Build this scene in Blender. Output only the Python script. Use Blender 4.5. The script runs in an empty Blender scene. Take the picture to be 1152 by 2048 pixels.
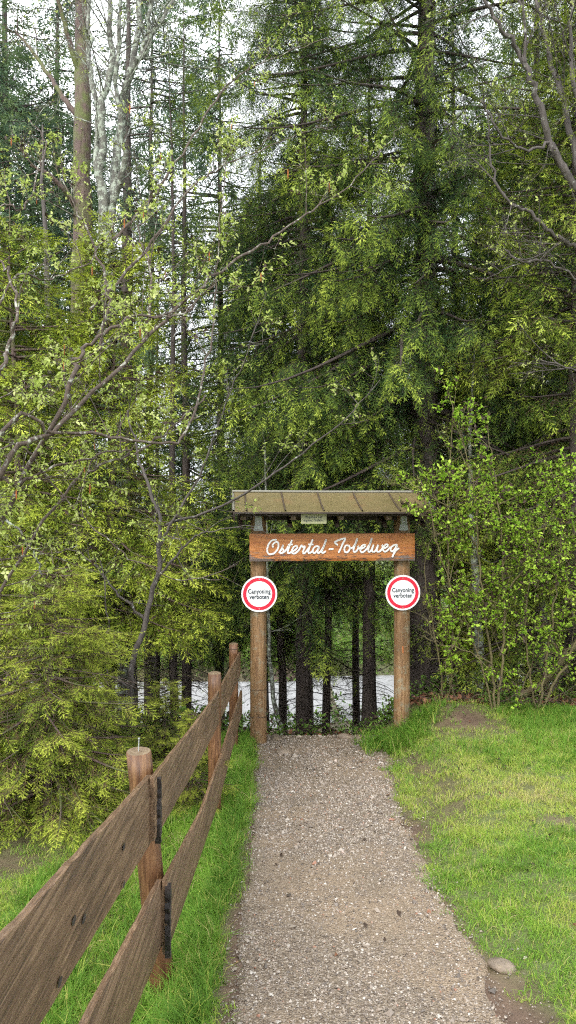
import bpy, math, random
import numpy as np
from mathutils import Vector, Matrix

R = math.radians
PI = math.pi
col = bpy.context.scene.collection
rng = np.random.default_rng(11)
random.seed(5)

# ------------------------------------------------------------------ frame of reference
F = 1500.0          # focal length in photo pixels
EYE = 1.6
def P(px, py, Y):
    """point that the photograph shows at (px, py), standing Y metres ahead"""
    return np.array([(px - 576) / F * Y, Y, EYE - (py - 1024) / F * Y])

def smooth(a, b, x):
    t = np.clip((np.asarray(x, float) - a) / (b - a), 0, 1)
    return t * t * (3 - 2 * t)

_ns = np.random.default_rng(3)
_K = [(_ns.uniform(.35, 1.2, 2) * s, _ns.uniform(0, 6.28), _ns.uniform(0, 6.28), w)
      for s, w in ((.9, .5), (1.7, .35), (3.4, .2), (7., .12), (13., .07), (27., .04))]
def nz(x, y, lo=0):
    """cheap smooth noise about -1..1"""
    v = 0
    for k, p, q, w in _K[lo:]:
        v = v + w * np.sin(k[0] * x + p + 1.3 * np.sin(k[1] * y * .8 + q)) * np.cos(k[1] * y + q + 1.1 * np.sin(k[0] * .7 * x))
    return v

def path_l(y): return np.interp(y, [0, 2.9, 4.1, 5, 6.3, 7.5, 8.8, 9.4, 12], [-.2, -.2, -.21, -.235, -.26, -.28, -.36, -.4, -.6])
def path_r(y): return np.interp(y, [0, 2.9, 3.5, 4.1, 5, 6.3, 7.5, 8.8, 9.4, 12], [.8, .82, .85, .83, .80, .86, .98, 1.14, 1.16, 1.0])

def ground(x, y):
    x = np.asarray(x, float); y = np.asarray(y, float)
    z = -.13 * np.clip(y, -20, 9.6)
    # bank on the right of the path
    k = smooth(path_r(y) + .02, path_r(y) + .75, x)
    z = z + k * np.interp(y, [0, 3, 5, 7, 9, 12, 16], [.0, .04, .12, .27, .42, .42, .25])
    z = z + .05 * smooth(2, 6, x)
    # left verge
    z = z + .05 * smooth(-.15, -.7, x) * smooth(10, 8, y) - .20 * smooth(-.32, -.62, x) * smooth(7.5, 4.5, y)
    # drop behind the gate
    right = smooth(.7, 2.6, x)
    fall = np.interp(y, [9.5, 10.2, 11, 13, 16, 20, 24, 26], [0, .22, .62, 1.6, 2.9, 4.0, 4.7, 4.75])
    fallr = np.interp(y, [9.5, 10.5, 12, 14, 17, 21, 25, 26], [0, .12, .5, 1.2, 2.5, 3.9, 4.7, 4.75])
    z = z - (fall * (1 - right) + fallr * right)
    # far bank and meadow
    z = z + np.interp(y, [34, 37, 48, 75, 120, 200, 400], [0, .7, 2.0, 3.2, 4.9, 6.5, 9.0])
    z = z + .10 * np.exp(-(((x - 2.0) / .45) ** 2 + ((y - 8.7) / .4) ** 2))
    rough = smooth(path_l(y), path_l(y) - .3, x) + smooth(path_r(y), path_r(y) + .3, x)
    z = z + nz(x * 1.5, y * 1.5, 2) * (.02 + .05 * rough) * smooth(34, 24, y)
    z = z + nz(x * .4, y * .4) * .12 * smooth(9.5, 13, y) * smooth(26, 22, y)
    return z

# ------------------------------------------------------------------ mesh helpers
class MB:
    def __init__(s):
        s.v = []; s.f = []; s.t = []; s.m = []; s.n = 0
    def add(s, verts, faces, tint=0., mat=0):
        verts = np.asarray(verts, np.float32).reshape(-1, 3); faces = np.asarray(faces, np.int64)
        if len(verts) == 0 or len(faces) == 0: return
        s.v.append(verts); s.f.append(faces + s.n)
        t = np.asarray(tint, np.float32)
        s.t.append(np.full(len(verts), t, np.float32) if t.ndim == 0 else t.reshape(-1))
        s.m.append(np.full(len(faces), mat, np.int32)); s.n += len(verts)
    def data(s, name, mats, smoothed=False):
        me = bpy.data.meshes.new(name)
        v = np.concatenate(s.v); me.vertices.add(len(v)); me.vertices.foreach_set('co', v.ravel())
        loops = np.concatenate([f.ravel() for f in s.f]).astype(np.int32)
        tot = np.concatenate([np.full(len(f), f.shape[1], np.int32) for f in s.f])
        start = np.concatenate([[0], np.cumsum(tot)[:-1]]).astype(np.int32)
        me.loops.add(len(loops)); me.loops.foreach_set('vertex_index', loops)
        me.polygons.add(len(tot)); me.polygons.foreach_set('loop_start', start)
        me.polygons.foreach_set('material_index', np.concatenate(s.m))
        me.polygons.foreach_set('use_smooth', np.full(len(tot), smoothed, bool))
        a = me.attributes.new('tint', 'FLOAT', 'POINT'); a.data.foreach_set('value', np.concatenate(s.t))
        for m in (mats if isinstance(mats, (list, tuple)) else [mats]): me.materials.append(m)
        me.update(calc_edges=True)
        return me
    def build(s, name, mats, parent=None, smoothed=False):
        return link(name, s.data(name, mats, smoothed), parent)
def link(name, me, parent=None):
    o = bpy.data.objects.new(name, me); col.objects.link(o)
    if parent is not None: o.parent = parent
    return o
def tag(o, label=None, cat=None, group=None, kind=None):
    if label: o['label'] = label
    if cat: o['category'] = cat
    if group: o['group'] = group
    if kind: o['kind'] = kind
    return o
def empty(name, loc=(0, 0, 0), rz=0):
    o = bpy.data.objects.new(name, None); col.objects.link(o); o.location = loc; o.rotation_euler = (0, 0, rz)
    o.empty_display_size = .2
    return o
def copy_tree(o, parent=None):
    c = o.copy(); col.objects.link(c)
    if parent is not None: c.parent = parent
    for ch in list(o.children): copy_tree(ch, c)
    return c

def norm(a):
    a = np.asarray(a, float); return a / np.maximum(np.linalg.norm(a, axis=-1, keepdims=True), 1e-9)

def tube(pts, rad, sides=6, cap=True, wob=0, rs=None):
    pts = np.asarray(pts, float); n = len(pts)
    rad = np.broadcast_to(np.asarray(rad, float), (n,)).copy()
    T = norm(np.gradient(pts, axis=0))
    ref = np.array([0, 0, 1.]) if abs(T[0][2]) < .9 else np.array([1., 0, 0])
    A = norm(np.cross(T, ref)); B = norm(np.cross(T, A))
    ang = np.arange(sides) / sides * 2 * PI
    rr = rad[:, None] * np.ones((n, sides))
    if wob and rs is not None: rr = rr * (1 + wob * rs.standard_normal((n, sides)) * .5 + wob * rs.standard_normal((1, sides)))
    v = pts[:, None, :] + rr[:, :, None] * (np.cos(ang)[None, :, None] * A[:, None, :] + np.sin(ang)[None, :, None] * B[:, None, :])
    v = v.reshape(-1, 3)
    i = np.arange(n - 1)[:, None] * sides; j = np.arange(sides)[None, :]; k = (j + 1) % sides
    f = np.stack([i + j, i + k, i + sides + k, i + sides + j], -1).reshape(-1, 4)
    return v, f
def box(mb, c, s, rot=None, tint=0., mat=0):
    c = np.array(c, float); s = np.array(s, float) / 2
    v = np.array([[x, y, z] for x in (-1, 1) for y in (-1, 1) for z in (-1, 1)], float) * s
    if rot is not None: v = v @ np.array(rot).T
    mb.add(v + c, [[0, 1, 3, 2], [4, 6, 7, 5], [0, 4, 5, 1], [2, 3, 7, 6], [0, 2, 6, 4], [1, 5, 7, 3]], tint, mat)

def catmull(p, k=6):
    p = np.asarray(p, float); q = np.vstack([2 * p[0] - p[1], p, 2 * p[-1] - p[-2]]); out = []
    for i in range(1, len(q) - 2):
        for t in np.arange(k) / k:
            out.append(.5 * ((2 * q[i]) + (-q[i-1] + q[i+1]) * t + (2*q[i-1] - 5*q[i] + 4*q[i+1] - q[i+2]) * t*t + (-q[i-1] + 3*q[i] - 3*q[i+1] + q[i+2]) * t**3))
    out.append(p[-1]); return np.array(out)

def scatter(mb, templates, pos, d, up, sc, tint, rs, mat=0):
    """put templates (verts, faces, tint) along direction d with normal up at each position"""
    pos = np.asarray(pos, float).reshape(-1, 3)
    if len(pos) == 0: return
    d = norm(d); s = norm(np.cross(up, d)); u = np.cross(d, s)
    sc = np.broadcast_to(np.asarray(sc, float), (len(pos),)); tint = np.broadcast_to(np.asarray(tint, float), (len(pos),))
    pick = rs.integers(0, len(templates), len(pos))
    for k, (tv, tf, tt) in enumerate(templates):
        m = pick == k; n = m.sum()
        if n == 0: continue
        v = pos[m][:, None] + sc[m][:, None, None] * (tv[None, :, 0:1] * d[m][:, None] + tv[None, :, 1:2] * s[m][:, None] + tv[None, :, 2:3] * u[m][:, None])
        f = tf[None] + (np.arange(n) * len(tv))[:, None, None]
        t = np.where(tt[None] < 0, -1., np.clip(tt[None] + tint[m][:, None], 0, 1))
        mb.add(v.reshape(-1, 3), f.reshape(-1, tf.shape[1]), t.reshape(-1), mat)

# ------------------------------------------------------------------ materials
def mat(name):
    m = bpy.data.materials.new(name); m.use_nodes = True; nt = m.node_tree
    b = nt.nodes['Principled BSDF']; return m, nt, b
def N(nt, t, **kw):
    n = nt.nodes.new(t)
    for k, v in kw.items():
        if hasattr(n, k): setattr(n, k, v)
        else: n.inputs[k].default_value = v
    return n
def ramp(nt, fac, stops, interp='LINEAR'):
    r = nt.nodes.new('ShaderNodeValToRGB'); cr = r.color_ramp; cr.interpolation = interp
    while len(cr.elements) < len(stops): cr.elements.new(.5)
    for e, (p, c) in zip(cr.elements, stops):
        e.position = p; e.color = (*c, 1) if len(c) == 3 else c
    nt.links.new(fac, r.inputs['Fac']); return r.outputs['Color']
def mapping(nt, scale=(1, 1, 1), coord='Object'):
    tc = nt.nodes.new('ShaderNodeTexCoord'); mp = nt.nodes.new('ShaderNodeMapping'); mp.inputs['Scale'].default_value = scale
    nt.links.new(tc.outputs[coord], mp.inputs['Vector']); return mp.outputs['Vector']
def noise(nt, vec, scale, detail=6, rough=.6, dist=0.):
    n = N(nt, 'ShaderNodeTexNoise'); n.inputs['Scale'].default_value = scale; n.inputs['Detail'].default_value = detail
    n.inputs['Roughness'].default_value = rough; n.inputs['Distortion'].default_value = dist
    nt.links.new(vec, n.inputs['Vector']); return n.outputs['Fac']
def mixc(nt, f, a, b, mode='MIX'):
    m = nt.nodes.new('ShaderNodeMix'); m.data_type = 'RGBA'; m.blend_type = mode
    for i, v in ((0, f), (6, a), (7, b)):
        if isinstance(v, (int, float)): m.inputs[i].default_value = v
        elif isinstance(v, tuple): m.inputs[i].default_value = (*v, 1)
        else: nt.links.new(v, m.inputs[i])
    return m.outputs[2]
def bump(nt, b, h, strength=.5, dist=.01):
    n = nt.nodes.new('ShaderNodeBump'); n.inputs['Strength'].default_value = strength; n.inputs['Distance'].default_value = dist
    nt.links.new(h, n.inputs['Height']); nt.links.new(n.outputs['Normal'], b.inputs['Normal'])
def math_(nt, op, a, b=0.):
    n = nt.nodes.new('ShaderNodeMath'); n.operation = op
    for i, v in ((0, a), (1, b)):
        if isinstance(v, (int, float)): n.inputs[i].default_value = v
        else: nt.links.new(v, n.inputs[i])
    return n.outputs[0]

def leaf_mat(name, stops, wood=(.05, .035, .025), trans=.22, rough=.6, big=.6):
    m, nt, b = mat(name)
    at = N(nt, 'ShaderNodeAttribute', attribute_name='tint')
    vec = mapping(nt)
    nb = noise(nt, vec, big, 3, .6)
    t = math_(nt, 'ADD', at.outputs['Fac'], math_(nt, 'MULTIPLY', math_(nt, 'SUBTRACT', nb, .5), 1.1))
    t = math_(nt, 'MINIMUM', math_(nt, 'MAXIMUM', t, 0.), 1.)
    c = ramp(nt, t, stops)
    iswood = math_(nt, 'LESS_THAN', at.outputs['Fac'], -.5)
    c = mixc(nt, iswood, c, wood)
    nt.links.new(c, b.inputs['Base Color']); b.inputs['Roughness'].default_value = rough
    b.inputs['Specular IOR Level'].default_value = .12
    tr = nt.nodes.new('ShaderNodeBsdfTranslucent'); nt.links.new(c, tr.inputs['Color'])
    mx = nt.nodes.new('ShaderNodeMixShader'); nt.links.new(b.outputs[0], mx.inputs[1]); nt.links.new(tr.outputs[0], mx.inputs[2])
    nt.links.new(math_(nt, 'MULTIPLY', math_(nt, 'SUBTRACT', 1., iswood), trans), mx.inputs[0])
    nt.links.new(mx.outputs[0], nt.nodes['Material Output'].inputs['Surface'])
    return m

def bark_mat(name, c1, c2, patch=None, patch_lo=.55, moss=None, vs=(9, 9, 1.6), b_d=.03, patch_scale=7):
    m, nt, b = mat(name)
    v = mapping(nt, vs); n1 = noise(nt, v, 2.2, 8, .7, .6)
    c = ramp(nt, n1, [(.32, c1), (.66, c2)])
    v2 = mapping(nt)
    if moss:
        mo = noise(nt, v2, 2.3, 6, .65)
        c = mixc(nt, ramp(nt, mo, [(.47, (0, 0, 0)), (.6, (1, 1, 1))]), c, moss)
    if patch:
        pa = noise(nt, v2, patch_scale, 7, .72)
        c = mixc(nt, ramp(nt, pa, [(patch_lo, (0, 0, 0)), (patch_lo + .07, (1, 1, 1))]), c, patch)
    nt.links.new(c, b.inputs['Base Color']); b.inputs['Roughness'].default_value = .75
    bump(nt, b, n1, .9, b_d); return m

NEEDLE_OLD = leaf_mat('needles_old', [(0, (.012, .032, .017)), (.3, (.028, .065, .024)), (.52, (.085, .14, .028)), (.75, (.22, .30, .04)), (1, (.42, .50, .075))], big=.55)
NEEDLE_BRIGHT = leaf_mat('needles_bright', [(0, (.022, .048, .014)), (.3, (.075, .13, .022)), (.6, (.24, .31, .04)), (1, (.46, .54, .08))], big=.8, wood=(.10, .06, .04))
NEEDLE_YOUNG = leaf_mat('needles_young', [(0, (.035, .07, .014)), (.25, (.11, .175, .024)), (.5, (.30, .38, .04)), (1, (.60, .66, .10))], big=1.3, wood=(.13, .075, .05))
NEEDLE_HAZE = leaf_mat('needles_haze', [(0, (.05, .10, .075)), (.5, (.11, .18, .095)), (1, (.22, .30, .13))])  # rain haze painted into the needle colour, no haze volume
LEAF_SHRUB = leaf_mat('leaf_shrub', [(0, (.15, .30, .025)), (.5, (.32, .50, .045)), (1, (.54, .70, .12))], trans=.45, rough=.35)
LEAF_HAZEL = leaf_mat('leaf_hazel', [(0, (.26, .34, .06)), (.5, (.42, .52, .12)), (1, (.62, .66, .28))], trans=.45, rough=.35)
LEAF_HERB = leaf_mat('leaf_herb', [(0, (.05, .10, .02)), (.5, (.12, .22, .04)), (1, (.22, .36, .07))], trans=.4)
GRASS = leaf_mat('grass_blade', [(0, (.11, .23, .03)), (.35, (.20, .36, .045)), (.6, (.36, .46, .07)), (.82, (.48, .47, .13)), (1, (.46, .38, .20))], trans=.4, rough=.4, big=1.1)
DEADLEAF = leaf_mat('dead_leaf', [(0, (.07, .03, .018)), (.5, (.16, .075, .04)), (1, (.30, .16, .10))], trans=.1)
CATKIN = leaf_mat('catkin', [(0, (.30, .09, .04)), (1, (.50, .18, .06))], trans=.2)
BARK_SPRUCE = bark_mat('bark_spruce', (.018, .013, .011), (.075, .055, .045), (.12, .13, .11), .62)
BARK_BROWN = bark_mat('bark_brown', (.05, .03, .024), (.15, .10, .085), (.16, .15, .12), .6, moss=(.10, .12, .03))
BARK_LICHEN = bark_mat('bark_lichen', (.055, .05, .045), (.16, .16, .13), (.34, .38, .31), .49, patch_scale=14)
BARK_HAZEL = bark_mat('bark_hazel', (.035, .025, .02), (.10, .07, .052), (.36, .37, .31), .55, vs=(14, 14, 14), b_d=.005, patch_scale=22)
BARK_SHRUB = bark_mat('bark_shrub', (.06, .05, .025), (.17, .14, .06), None, vs=(14, 14, 14), b_d=.005)
BARK_DARKLIMB = bark_mat('bark_dark_limb', (.03, .024, .022), (.10, .085, .075), (.34, .35, .31), .6, b_d=.01, patch_scale=12)

def wood_mat(name, dark, mid, light, grain=(3, 40, 40), moss=None, cracks=.5, rough=.6, knots=False, wet=None):
    m, nt, b = mat(name)
    v = mapping(nt, grain); n1 = noise(nt, v, 1.6, 9, .65, .9)
    c = ramp(nt, n1, [(.28, dark), (.48, mid), (.72, light)])
    n2 = noise(nt, mapping(nt, (grain[0] * .8, grain[1] * 2.6, grain[2] * 2.6)), 2., 6, .75, .4)
    ck = ramp(nt, n2, [(.30, (1, 1, 1)), (.40, (0, 0, 0))])
    c = mixc(nt, math_(nt, 'MULTIPLY', ck, cracks), c, tuple(x * .25 for x in dark))
    big = noise(nt, mapping(nt), 1.7, 4, .6)
    c = mixc(nt, math_(nt, 'MULTIPLY', ramp(nt, big, [(.35, (0, 0, 0)), (.7, (1, 1, 1))]), .45), c, dark)
    if moss:
        n3 = noise(nt, mapping(nt), 9, 7, .75)
        c = mixc(nt, math_(nt, 'MULTIPLY', ramp(nt, n3, [(.52, (0, 0, 0)), (.62, (1, 1, 1))]), .6), c, moss)
    nt.links.new(c, b.inputs['Base Color']); b.inputs['Roughness'].default_value = rough
    h = math_(nt, 'ADD', n1, math_(nt, 'MULTIPLY', n2, .6)); bump(nt, b, h, .8, .006)
    return m
WOOD_FENCE = wood_mat('weathered_board', (.03, .016, .008), (.135, .078, .04), (.31, .205, .12), (60, 1.6, 34), cracks=.85, rough=.5)
WOOD_FPOST = wood_mat('fence_post_wood', (.025, .011, .005), (.12, .052, .02), (.25, .135, .055), (36, 36, 2.4), cracks=.6, rough=.5)
WOOD_GPOST = wood_mat('gate_post_wood', (.07, .035, .014), (.22, .12, .05), (.38, .25, .13), (30, 30, 1.6), moss=(.24, .235, .17), cracks=1.0, rough=.65)
WOOD_DARK = wood_mat('dark_beam_wood', (.012, .007, .005), (.035, .02, .014), (.07, .042, .03), (3, 30, 30), cracks=.4)
WOOD_BLOCK = wood_mat('pale_rafter_wood', (.08, .05, .03), (.16, .11, .07), (.24, .18, .12), (30, 3, 30), cracks=.3)
WOOD_CUT = wood_mat('cut_end_wood', (.07, .045, .025), (.17, .12, .07), (.27, .21, .13), (18, 18, 18), cracks=.4)
CHAR = wood_mat('charred_wood', (.006, .005, .005), (.018, .014, .012), (.05, .035, .03), (30, 3, 20), cracks=.6)

def plain(name, c, rough=.5, metal=0., spec=.5):
    m, nt, b = mat(name)
    n = noise(nt, mapping(nt), 14, 6, .7)
    nt.links.new(mixc(nt, math_(nt, 'MULTIPLY', n, .35), c, tuple(x * .6 for x in c)), b.inputs['Base Color'])
    b.inputs['Roughness'].default_value = rough; b.inputs['Metallic'].default_value = metal
    return m
STEEL = plain('galvanised_steel', (.42, .45, .44), .5, .4)
WHITE = plain('white_paint', (.85, .85, .84), .4)
SIGNWHITE = mat('sign_white')[0]; _b = SIGNWHITE.node_tree.nodes['Principled BSDF']; _b.inputs['Base Color'].default_value = (.80, .81, .83, 1); _b.inputs['Roughness'].default_value = .35
SIGNRED = mat('sign_red')[0]; _b = SIGNRED.node_tree.nodes['Principled BSDF']; _b.inputs['Base Color'].default_value = (.62, .015, .045, 1); _b.inputs['Roughness'].default_value = .35
INK = mat('sign_ink')[0]; _b = INK.node_tree.nodes['Principled BSDF']; _b.inputs['Base Color'].default_value = (.018, .03, .045, 1)
PLATE = plain('faded_plate', (.42, .42, .24), .5)
SIGNBACK = plain('sign_edge', (.5, .5, .5), .4, .5)

# copper-brown roof sheet
def roof_mat():
    m, nt, b = mat('aged_roof_sheet')
    v = mapping(nt); n1 = noise(nt, v, 3.2, 6, .65); n2 = noise(nt, v, 26, 6, .7)
    c = ramp(nt, n1, [(.3, (.15, .12, .045)), (.55, (.20, .155, .068)), (.75, (.23, .14, .065))])
    n3 = noise(nt, mapping(nt, (4, 9, 9)), 3.3, 8, .8, .4)
    c = mixc(nt, ramp(nt, n3, [(.66, (0, 0, 0)), (.70, (1, 1, 1))]), c, (.42, .41, .36))
    c = mixc(nt, math_(nt, 'MULTIPLY', n2, .5), c, (.09, .08, .04))
    nt.links.new(c, b.inputs['Base Color']); b.inputs['Roughness'].default_value = .42; b.inputs['Metallic'].default_value = .15
    bump(nt, b, n2, .3, .003); return m
ROOF = roof_mat()
ROOFSEAM = plain('seam_metal', (.09, .065, .045), .5, .2)
ROOFEDGE = plain('edge_flashing', (.22, .21, .17), .5, .2)

def board_mat():
    m, nt, b = mat('varnished_board')
    v = mapping(nt, (2.4, 30, 30)); n1 = noise(nt, v, 1.5, 8, .6, 1.2)
    c = ramp(nt, n1, [(.3, (.26, .075, .018)), (.5, (.42, .15, .035)), (.72, (.52, .235, .075))])
    tc = nt.nodes.new('ShaderNodeTexCoord'); sp = nt.nodes.new('ShaderNodeSeparateXYZ'); nt.links.new(tc.outputs['Object'], sp.inputs[0])
    low = math_(nt, 'MULTIPLY', math_(nt, 'ADD', sp.outputs['Z'], .0), -1.0)     # lower half is more weathered
    n2 = noise(nt, mapping(nt, (4, 26, 26)), 2.4, 9, .78, .5)
    w = math_(nt, 'ADD', n2, math_(nt, 'MULTIPLY', low, .75))
    c = mixc(nt, ramp(nt, w, [(.60, (0, 0, 0)), (.66, (1, 1, 1))]), c, (.06, .035, .025))
    ex = math_(nt, 'MULTIPLY', math_(nt, 'ABSOLUTE', sp.outputs['X']), .35)
    n3 = noise(nt, mapping(nt, (1.6, 9, 9)), 2.2, 6, .7, .6)
    g = math_(nt, 'ADD', math_(nt, 'ADD', n3, math_(nt, 'MULTIPLY', low, 1.4)), ex)
    c = mixc(nt, ramp(nt, g, [(.93, (0, 0, 0)), (1.0, (.9, .9, .9))]), c, (.13, .11, .105))
    nt.links.new(c, b.inputs['Base Color']); b.inputs['Roughness'].default_value = .42
    bump(nt, b, math_(nt, 'SUBTRACT', 1., w), .5, .006); return m
BOARD = board_mat()

def soil_mat():
    m, nt, b = mat('soil_ground')
    v = mapping(nt); n1 = noise(nt, v, 5, 8, .7); n2 = noise(nt, v, 60, 6, .7); n3 = noise(nt, v, .9, 5, .6)
    soil = ramp(nt, n1, [(.3, (.065, .038, .024)), (.55, (.13, .082, .052)), (.75, (.19, .13, .088))])
    green = ramp(nt, n2, [(.3, (.06, .08, .018)), (.7, (.15, .19, .05))])
    at = N(nt, 'ShaderNodeAttribute', attribute_name='tint')
    c = mixc(nt, at.outputs['Fac'], soil, green)
    nt.links.new(c, b.inputs['Base Color']); b.inputs['Roughness'].default_value = .8
    bump(nt, b, n2, .7, .015); return m
SOIL = soil_mat()

def gravel_mat():
    m, nt, b = mat('wet_gravel')
    v = mapping(nt)
    vo = N(nt, 'ShaderNodeTexVoronoi'); vo.inputs['Scale'].default_value = 95; nt.links.new(v, vo.inputs['Vector'])
    sx = nt.nodes.new('ShaderNodeSeparateColor'); nt.links.new(vo.outputs['Color'], sx.inputs[0])
    c = ramp(nt, sx.outputs[0], [(0, (.06, .046, .034)), (.3, (.14, .112, .082)), (.6, (.22, .172, .12)), (.85, (.27, .225, .17)), (1, (.36, .32, .26))])
    n1 = noise(nt, v, 1.6, 5, .6); 
    mud = ramp(nt, noise(nt, v, 30, 6, .7), [(.3, (.23, .165, .105)), (.7, (.36, .275, .185))])
    c = mixc(nt, ramp(nt, n1, [(.42, (.25, .25, .25)), (.60, (.9, .9, .9))]), c, mud)
    edge = ramp(nt, vo.outputs['Distance'], [(.0, (1, 1, 1)), (.75, (0, 0, 0))])
    c = mixc(nt, math_(nt, 'MULTIPLY', ramp(nt, vo.outputs['Distance'], [(.45, (0, 0, 0)), (.8, (1, 1, 1))]), .5), c, (.08, .055, .04))
    nt.links.new(c, b.inputs['Base Color']); b.inputs['Roughness'].default_value = .5
    bump(nt, b, edge, .8, .008); return m
GRAVEL = gravel_mat()
def pebble_mat():
    m, nt, b = mat('pebble')
    at = N(nt, 'ShaderNodeAttribute', attribute_name='tint')
    c = ramp(nt, at.outputs['Fac'], [(0, (.08, .065, .052)), (.3, (.18, .145, .115)), (.55, (.26, .212, .165)), (.85, (.34, .295, .245)), (.95, (.46, .43, .38)), (.975, (.28, .14, .085)), (1, (.22, .10, .06))])
    nt.links.new(c, b.inputs['Base Color']); b.inputs['Roughness'].default_value = .45; return m
PEBBLE = pebble_mat()
def rock_mat():
    m, nt, b = mat('rock'); v = mapping(nt); n1 = noise(nt, v, 9, 8, .7)
    nt.links.new(ramp(nt, n1, [(.3, (.09, .07, .05)), (.6, (.22, .17, .12)), (.8, (.32, .27, .2))]), b.inputs['Base Color'])
    b.inputs['Roughness'].default_value = .6; bump(nt, b, n1, .8, .02); return m
ROCK = rock_mat()
def lot_mat():
    m, nt, b = mat('pale_gravel'); v = mapping(nt); n1 = noise(nt, v, .7, 6, .6); n2 = noise(nt, v, 12, 6, .7)
    c = ramp(nt, n1, [(.3, (.22, .215, .205)), (.7, (.40, .395, .38))]); c = mixc(nt, math_(nt, 'MULTIPLY', n2, .3), c, (.22, .21, .19))
    nt.links.new(c, b.inputs['Base Color']); b.inputs['Roughness'].default_value = .6; return m
LOT = lot_mat()

# ------------------------------------------------------------------ setting: ground, path, gravel lot
def grid_sheet(name, xs, ys, zf, m, tintf=None):
    X, Y = np.meshgrid(xs, ys); Z = zf(X, Y)
    v = np.stack([X, Y, Z], -1).reshape(-1, 3); w, h = len(xs), len(ys)
    i = (np.arange(h - 1)[:, None] * w + np.arange(w - 1)[None]).reshape(-1)
    mb = MB(); mb.add(v, np.stack([i, i + 1, i + w + 1, i + w], -1), tintf(X, Y).reshape(-1) if tintf else 0.)
    return tag(mb.build(name, m, smoothed=True), kind='structure')

def greenness(x, y):
    """0 bare soil, 1 full grass"""
    n = nz(x * 1.6, y * 1.6)
    r = smooth(path_r(y) - .05, path_r(y) + .16, x + n * .2 + .06 * nz(x * 9, y * 9))
    l = smooth(path_l(y) - .0, path_l(y) - .16, x - n * .08)
    g = np.maximum(r, l)
    # worn patches on the right bank by the gate
    g = g * (1 - 1.0 * np.exp(-(((x - 1.95) / .42) ** 2 + ((y - 8.2) / .6) ** 2)) ** .7)
    g = g * (1 - .7 * np.exp(-(((x - 1.25 + .1 * n) / .16) ** 2 + ((y - 7.0) / 1.3) ** 2)))
    g = g * (1 - .25 * np.exp(-(((x - 1.65) / .25) ** 2 + ((y - 7.0) / .5) ** 2)))
    g = g * (1 - .6 * np.exp(-(((x - .98) / .12) ** 2 + ((y - 3.0) / .5) ** 2)))
    g = g * (1 - .7 * smooth(.22, .5, nz(x * 2.6 + 4, y * 2.6)) * smooth(7, 5, y + 0 * x))
    # under the trees
    g = np.where(y > 9.3, g * (.35 * smooth(30, 36, y) + .3) + .6 * smooth(34, 38, y), g)
    g = np.where((x < -1.1) & (y > 5), g * .5, g)
    return np.clip(g, 0, 1)

fx = np.concatenate([[-260, -140, -80, -45, -28, -18, -12, -9], np.arange(-7, -1.2, .16), np.arange(-1.2, 3.2, .055), np.arange(3.2, 8, .16), [9, 12, 18, 28, 45, 80, 140, 260]])
fy = np.concatenate([[-30, -12, -5, -2, 0, 1], np.arange(1.6, 10.6, .055), np.arange(10.6, 27, .3), np.arange(27, 40, .8), [44, 50, 60, 75, 95, 120, 160, 200, 280, 400]])
grid_sheet('ground', fx, fy, lambda x, y: ground(x, y) - .03 * smooth(path_l(y), path_l(y) + .1, x) * smooth(path_r(y), path_r(y) - .1, x) * (y < 9.5), SOIL, greenness)

# path sheet with ragged edges, from behind the camera to the crest at the gate
py_ = np.arange(-1.0, 10.1, .06); us = np.linspace(0, 1, 26)
PX = []; 
for y in py_:
    a = path_l(y) - .05 + .06 * nz(3., y * 2.2) + .03 * nz(5., y * 9); b_ = path_r(y) + .05 + .10 * nz(9., y * 2.) + .05 * nz(2., y * 8)
    if y > 8.6: a -= .12 * (y - 8.6); b_ += .10 * (y - 8.6)
    PX.append(a + (b_ - a) * us)
PX = np.array(PX); PY = np.repeat(py_[:, None], 26, 1)
edge = np.minimum(us, 1 - us)[None, :] * np.ones_like(PX)
PZ = ground(PX, PY) + np.where(edge < .03, -.035, .006) + .012 * nz(PX * 4, PY * 4, 2)
mb = MB(); i = (np.arange(len(py_) - 1)[:, None] * 26 + np.arange(25)[None]).reshape(-1)
mb.add(np.stack([PX, PY, PZ], -1), np.stack([i, i + 1, i + 27, i + 26], -1)); tag(mb.build('gravel_path', GRAVEL, smoothed=True), kind='structure')
grid_sheet('gravel_road', np.arange(-40, 41, 2.), np.arange(26.3, 33.9, .8), lambda x, y: ground(x, y) + .02, LOT)

# ------------------------------------------------------------------ gravel stones
def pebble_t(rs):
    v = np.array([[1, 0, 0], [-1, 0, 0], [0, 1, 0], [0, -1, 0], [0, 0, .7], [0, 0, -.5]], float) * rs.uniform(.6, 1.15, (6, 1)) + rs.uniform(-.25, .25, (6, 3))
    f = np.array([[0, 2, 4], [2, 1, 4], [1, 3, 4], [3, 0, 4], [2, 0, 5], [1, 2, 5], [3, 1, 5], [0, 3, 5]])
    return v, f, np.zeros(6)
PT = [pebble_t(rng) for _ in range(10)]
n = 52000
y = 1.9 + (9.7 - 1.9) * rng.random(n) ** 1.45
x = path_l(y) - .14 + (path_r(y) - path_l(y) + .42) * rng.random(n)
muddy = nz(x * 2.2 + 1, y * 1.6); keep = rng.random(n) < np.clip(.6 - 1.3 * muddy, .08, 1) * (1 - .5 * smooth(7.5, 9.3, y))
far_e = np.maximum(path_l(y) - x, x - path_r(y)); keep &= rng.random(n) > smooth(-.02, .10, far_e) * .93
x, y = x[keep], y[keep]; n = len(x)
sc = .0026 + .0050 * rng.random(n) ** 2.4 + .0008 * (y - 2); sc = np.where(rng.random(n) < .012, sc * 2.6, sc)
pos = np.stack([x, y, ground(x, y) + .006 + .012 * nz(x * 4, y * 4, 2) + sc * .25], -1)
d = np.stack([rng.standard_normal(n), rng.standard_normal(n), .2 * rng.standard_normal(n)], -1)
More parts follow.
